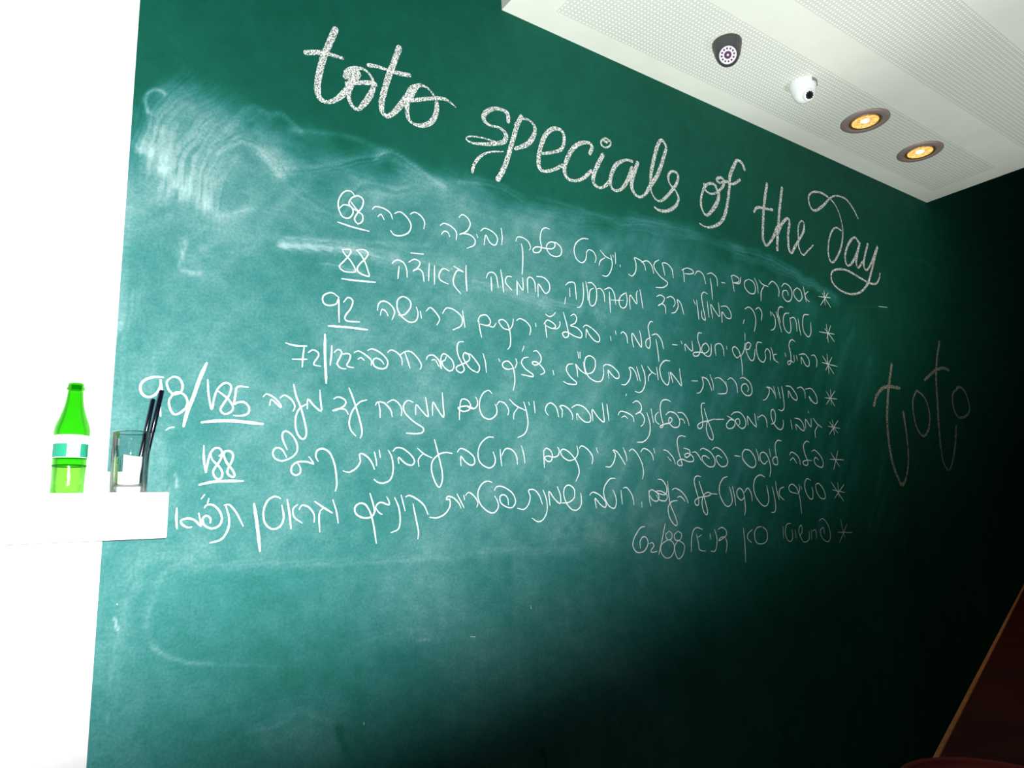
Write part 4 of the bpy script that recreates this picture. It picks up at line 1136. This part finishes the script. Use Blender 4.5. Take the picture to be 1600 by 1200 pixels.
def glass_bottle(x, y):
    t = thing('glass_bottle', 'small green glass bottle with a white and teal label on the white shelf', 'bottle', (x, y, SH + 0.0005))
    t.rotation_euler = (0, math.radians(0.4), 0)
    low = [(0.0, 0.004), (0.018, 0.003), (0.0235, 0.0), (0.0260, 0.003), (0.0263, 0.02), (0.0268, 0.046), (0.0272, 0.0495)]
    bm = lathe(bmesh.new(), low, 48)
    obj('bottle_base', bm, M_bottle_low, t, True)['label'] = 'pale dimpled lower body'
    ring = [(0.0272, 0.0497), (0.0276, 0.0510), (0.0276, 0.0520), (0.0272, 0.0528)]
    obj('glass_rib', lathe(bmesh.new(), ring, 48), M_bottle_ring, t, True)
    up = [(0.0272, 0.0530), (0.0272, 0.062), (0.0270, 0.064), (0.0270, 0.106), (0.0288, 0.108), (0.0290, 0.114), (0.0282, 0.121), (0.0258, 0.130),
          (0.0222, 0.140), (0.0188, 0.151), (0.0160, 0.162), (0.0140, 0.174), (0.0128, 0.186), (0.0122, 0.192)]
    obj('bottle_body', lathe(bmesh.new(), up, 48), M_bottle, t, True)
    lip = [(0.0122, 0.1922), (0.0148, 0.1935), (0.0150, 0.197), (0.0132, 0.1985), (0.0132, 0.2035), (0.0118, 0.2055), (0.0100, 0.2050), (0.0098, 0.193)]
    obj('bottle_lip', lathe(bmesh.new(), lip, 48), M_bottle, t, True)
    # label: white, its teal band broken in front by a painted flash highlight
    bm = bmesh.new()
    seg, rr, z0, z1 = 72, 0.0278, 0.0650, 0.1065
    zz = [z0, z0 + 0.0012, z0 + 0.0255, z1]
    rows = [[bm.verts.new((rr * math.cos(2 * PI * k / seg), rr * math.sin(2 * PI * k / seg), z)) for k in range(seg)] for z in zz]
    for r in range(3):
        for k in range(seg):
            j = (k + 1) % seg
            f = bm.faces.new((rows[r][k], rows[r][j], rows[r + 1][j], rows[r + 1][k]))
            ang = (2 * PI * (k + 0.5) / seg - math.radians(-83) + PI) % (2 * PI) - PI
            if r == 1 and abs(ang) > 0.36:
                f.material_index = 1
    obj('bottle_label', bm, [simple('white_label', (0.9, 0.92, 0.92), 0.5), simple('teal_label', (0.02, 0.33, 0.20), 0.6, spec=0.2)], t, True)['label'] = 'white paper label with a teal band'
    return t


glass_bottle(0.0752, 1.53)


def tumbler(x, y):
    t = thing('glass_tumbler', 'clear fluted glass tumbler with pens at the right end of the shelf', 'glass', (x, y, SH + 0.0005))

    def flute(a, z):
        return 0.022 * math.cos(18 * a) * max(0.0, min(1.0, (0.085 - z) / 0.02)) * (1 if z > 0.004 else 0)
    out = [(0.0, 0.0), (0.029, 0.0), (0.0312, 0.003), (0.0315, 0.02), (0.0318, 0.045), (0.0322, 0.065), (0.0326, 0.078), (0.0334, 0.084),
           (0.0330, 0.088), (0.0332, 0.102), (0.0334, 0.117), (0.0326, 0.1185), (0.0318, 0.117)]
    bm = lathe(bmesh.new(), out, 144, flute)
    obj('tumbler_wall', bm, M_glass, t, True)
    inn = [(0.0318, 0.117), (0.0314, 0.088), (0.0300, 0.078), (0.0290, 0.02), (0.026, 0.014), (0.0, 0.012)]
    obj('tumbler_lining', lathe(bmesh.new(), inn, 72), M_glass, t, True)
    return t


tumbler(0.1752, 1.538)


def pen(label, top, bottom, r=0.0044):
    a, b = Vector(bottom), Vector(top)
    L = (b - a).length
    t = thing('pen', label, 'pen', a, 'pens in the tumbler')
    t.rotation_mode = 'QUATERNION'
    t.rotation_quaternion = (b - a).to_track_quat('Z', 'X')
    prof = [(0.0, 0.0), (r * 0.3, 0.001), (r * 0.5, 0.008), (r * 0.95, 0.022), (r, 0.03), (r, L * 0.55), (r * 1.12, L * 0.555), (r * 1.12, L * 0.99), (r * 0.9, L), (0.0, L)]
    obj('pen_barrel', lathe(bmesh.new(), prof, 24), M_pen, t, True)
    bm = bmesh.new()
    box(bm, -0.0014, 0.0014, -r * 1.12 - 0.0028, -r * 1.12 - 0.0016, L * 0.60, L * 0.97)
    box(bm, -0.0014, 0.0014, -r * 1.12 - 0.0028, -r * 1.0, L * 0.94, L * 0.97)
    obj('pen_clip', bm, M_metal, t)['label'] = 'shiny metal pen clip'
    return t


pen('taller dark pen leaning to the right in the clear tumbler', (0.2238, 1.540, CAM_Z + 0.2703), (0.1935, 1.532, SH + 0.0150))
pen('shorter dark pen leaning in the tumbler behind the taller pen', (0.2110, 1.552, CAM_Z + 0.2537), (0.1860, 1.548, SH + 0.0150), 0.004)

bm = bmesh.new()
n = 8
rows = []
for j in range(2):
    for i in range(n + 1):
        u = i / n
        rows.append(bm.verts.new((0.163 + 0.034 * u, 1.536 + 0.006 * math.sin(u * PI), SH + 0.0135 + j * (0.062 - 0.004 * u))))
for i in range(n):
    bm.faces.new((rows[i], rows[i + 1], rows[n + 2 + i], rows[n + 1 + i]))
g = bmesh.ops.solidify(bm, geom=bm.faces[:], thickness=0.0006)
tag(obj('paper_slip', bm, M_paper), 'white paper slip standing inside the clear tumbler', 'paper')

bm = bmesh.new()
box(bm, 0.1395, 0.2070, 1.574, 1.598, SH + 0.0002, SH + 0.0450)
bevel(bm, 0.001)
tag(obj('small_box', bm, M_shelf), 'low white box on the shelf behind the clear tumbler', 'box')

# ------------------------------------------------------------------ ceiling fittings


def disc(r, seg=48):
    return lathe(bmesh.new(), [(0.0, 0.0), (r, 0.0)], seg)


def aim(direction, loc):
    return Matrix.Translation(loc) @ Vector(direction).to_track_quat('Z', 'Y').to_matrix().to_4x4()


def dome_camera(label, x, y, look, body, plate, white):
    t = thing('security_camera', label, 'camera', (x, y, CEIL))
    R = 0.050
    obj('mounting_base', lathe(bmesh.new(), [(0.0, 0.0), (R * 1.0, 0.0), (R * 1.02, -0.004), (R * 1.0, -0.016), (R * 0.97, -0.022)], 64), body, t, True)
    q = 0.9 if white else 1.0
    prof = [(R * 0.97, -0.020), (R * 0.93, -0.034 * q), (R * 0.84, -0.052 * q), (R * 0.70, -0.068 * q), (R * 0.50, -0.080 * q), (R * 0.26, -0.087 * q), (0.0, -0.089 * q)]
    bm = lathe(bmesh.new(), prof, 64)
    obj('camera_dome', bm, body, t, True)
    d = Vector(look).normalized()
    c = Vector((0, 0, -0.050))
    m = aim(d, c + d * (0.043 if white else 0.043))
    rp = 0.029 if not white else 0.021
    obj('face_plate', rotated(lathe(bmesh.new(), [(0.0, 0.0), (rp * 0.94, 0.0), (rp, -0.002), (rp * 1.02, -0.012)], 48), m), plate, t, True)
    if white:
        bm = bmesh.new()
        for k in range(10):
            a = 2 * PI * k / 10
            b2 = lathe(bmesh.new(), [(0.0, 0.0), (0.0036, 0.0)], 12)
            me = bpy.data.meshes.new('tmp')
            rotated(b2, m @ Matrix.Translation((0.0125 * math.cos(a), 0.0125 * math.sin(a), 0.0012)))
            b2.to_mesh(me)
            b2.free()
            bm.from_mesh(me)
            bpy.data.meshes.remove(me)
        obj('led_ring', bm, M_led, t)
        obj('lens', rotated(lathe(bmesh.new(), [(0.0, 0.0025), (0.007, 0.002), (0.0115, 0.0008)], 32), m), M_led, t, True)
        # the dark slot between hood and dome
        s = Vector((0.05, -1.0, 0.0)).normalized()
        bm = bmesh.new()
        vs = []
        for i in range(13):
            a = math.radians(-36 + 6 * i) + math.atan2(s.y, s.x) + 0.25
            vs.append([bm.verts.new((R * rr * math.cos(a), R * rr * math.sin(a), zz)) for rr, zz in ((1.05, -0.006), (1.035, -0.019))])
        for a, b in zip(vs[:-1], vs[1:]):
            bm.faces.new((a[0], b[0], b[1], a[1]))
        obj('hood_slot', bm, M_slot, t, True)['label'] = 'grey slot under the hood'
    else:
        for k in range(12):
            a = 2 * PI * k / 12
            b2 = rotated(lathe(bmesh.new(), [(0.0, 0.0018), (0.0026, 0.0012), (0.0034, 0.0004)], 12),
                         m @ Matrix.Translation((0.0208 * math.cos(a), 0.0208 * math.sin(a), 0)))
            obj('led', b2, M_ledpurple, t, True)
        obj('lens', rotated(lathe(bmesh.new(), [(0.0, 0.0035), (0.004, 0.003), (0.0125, 0.0008)], 32), m), M_ledpurple, t, True)
        obj('lens_pupil', rotated(lathe(bmesh.new(), [(0.0, 0.0040), (0.0035, 0.0036)], 16), m), M_plate, t, True)
    return t


dome_camera('dark grey dome security camera with a pale ring of lights', 1.932, 1.362, (-0.68, -0.47, -0.52), M_domedark, M_plate, False)
dome_camera('white dome security camera between the dark one and the downlights', 2.386, 1.362, (-0.42, -0.76, -0.56), M_domewhite, M_domewhite, True)


def downlight(label, x, y, r=0.097):
    t = thing('downlight', label, 'ceiling light', (x, y, CEIL), 'downlights in the ceiling')
    obj('trim_ring', lathe(bmesh.new(), [(r, 0.0), (r * 1.0, -0.004), (r * 0.93, -0.009), (r * 0.72, -0.010), (r * 0.64, -0.006), (r * 0.62, -0.001)], 64), M_ring, t, True)
    obj('reflector', lathe(bmesh.new(), [(r * 0.66, -0.0085), (r * 0.60, -0.0070), (r * 0.54, -0.0062), (r * 0.50, -0.0030), (0.0, -0.0012)], 64), M_gold, t, True)
    obj('bulb', lathe(bmesh.new(), [(r * 0.54, -0.0075), (r * 0.50, -0.0055), (r * 0.34, -0.0040), (r * 0.18, -0.0034), (0.0, -0.0032)], 48), M_bulb, t, True)
    obj('bulb_core', lathe(bmesh.new(), [(0.017, -0.0036), (0.015, -0.0046), (0.009, -0.0054), (0.0, -0.0056)], 24), M_core, t, True)
    lamp = spot('lamp_light', (0, 0, -0.04), (0, 0, -1), 4.0, 0.80, 0.16, (1.0, 0.74, 0.46), 0.03)
    lamp.parent = t
    return t


downlight('glowing round downlight next to the white dome camera', 2.862, 1.376)
downlight('glowing round downlight nearest the far corner of the ceiling', 3.352, 1.383)

# ------------------------------------------------------------------ the counter at the lower right
CT = CAM_Z - 0.38
e = Vector((3.73 - 1.11, 1.384 - 0.573, 0)).normalized()
nrm = Vector((e.y, -e.x, 0))
p0 = Vector((1.11, 0.573, CT)) - e * 0.45
LEN = 3.30
t = thing('counter', 'dark red counter with an orange wooden edge at lower right', 'counter', (p0.x, p0.y, 0.0), rot=(0, 0, math.atan2(e.y, e.x)))
bm = bmesh.new()
box(bm, 0.0, LEN, -0.24, -0.009, CT - 0.035, CT - 0.001)
obj('counter_top', bm, M_counter, t)
bm = bmesh.new()
box(bm, 0.0, LEN, -0.009, 0.0, CT - 0.045, CT)
bevel(bm, 0.002)
obj('wood_edging', bm, M_edge, t)['label'] = 'orange wooden edge strip'
bm = bmesh.new()
box(bm, 0.03, LEN - 0.03, -0.22, -0.05, 0.0, CT - 0.035)
obj('counter_body', bm, M_counter, t)
bm = lathe(bmesh.new(), [(0.0, 0.002), (0.085, 0.002), (0.095, 0.010), (0.100, 0.014), (0.103, 0.013), (0.097, 0.004), (0.085, 0.0), (0.0, 0.0)], 64)
tag(obj('round_tray', bm, M_tray, smooth=True, loc=(1.076, 0.478, CT - 0.0005)), 'round dark red tray lying on the counter', 'tray')
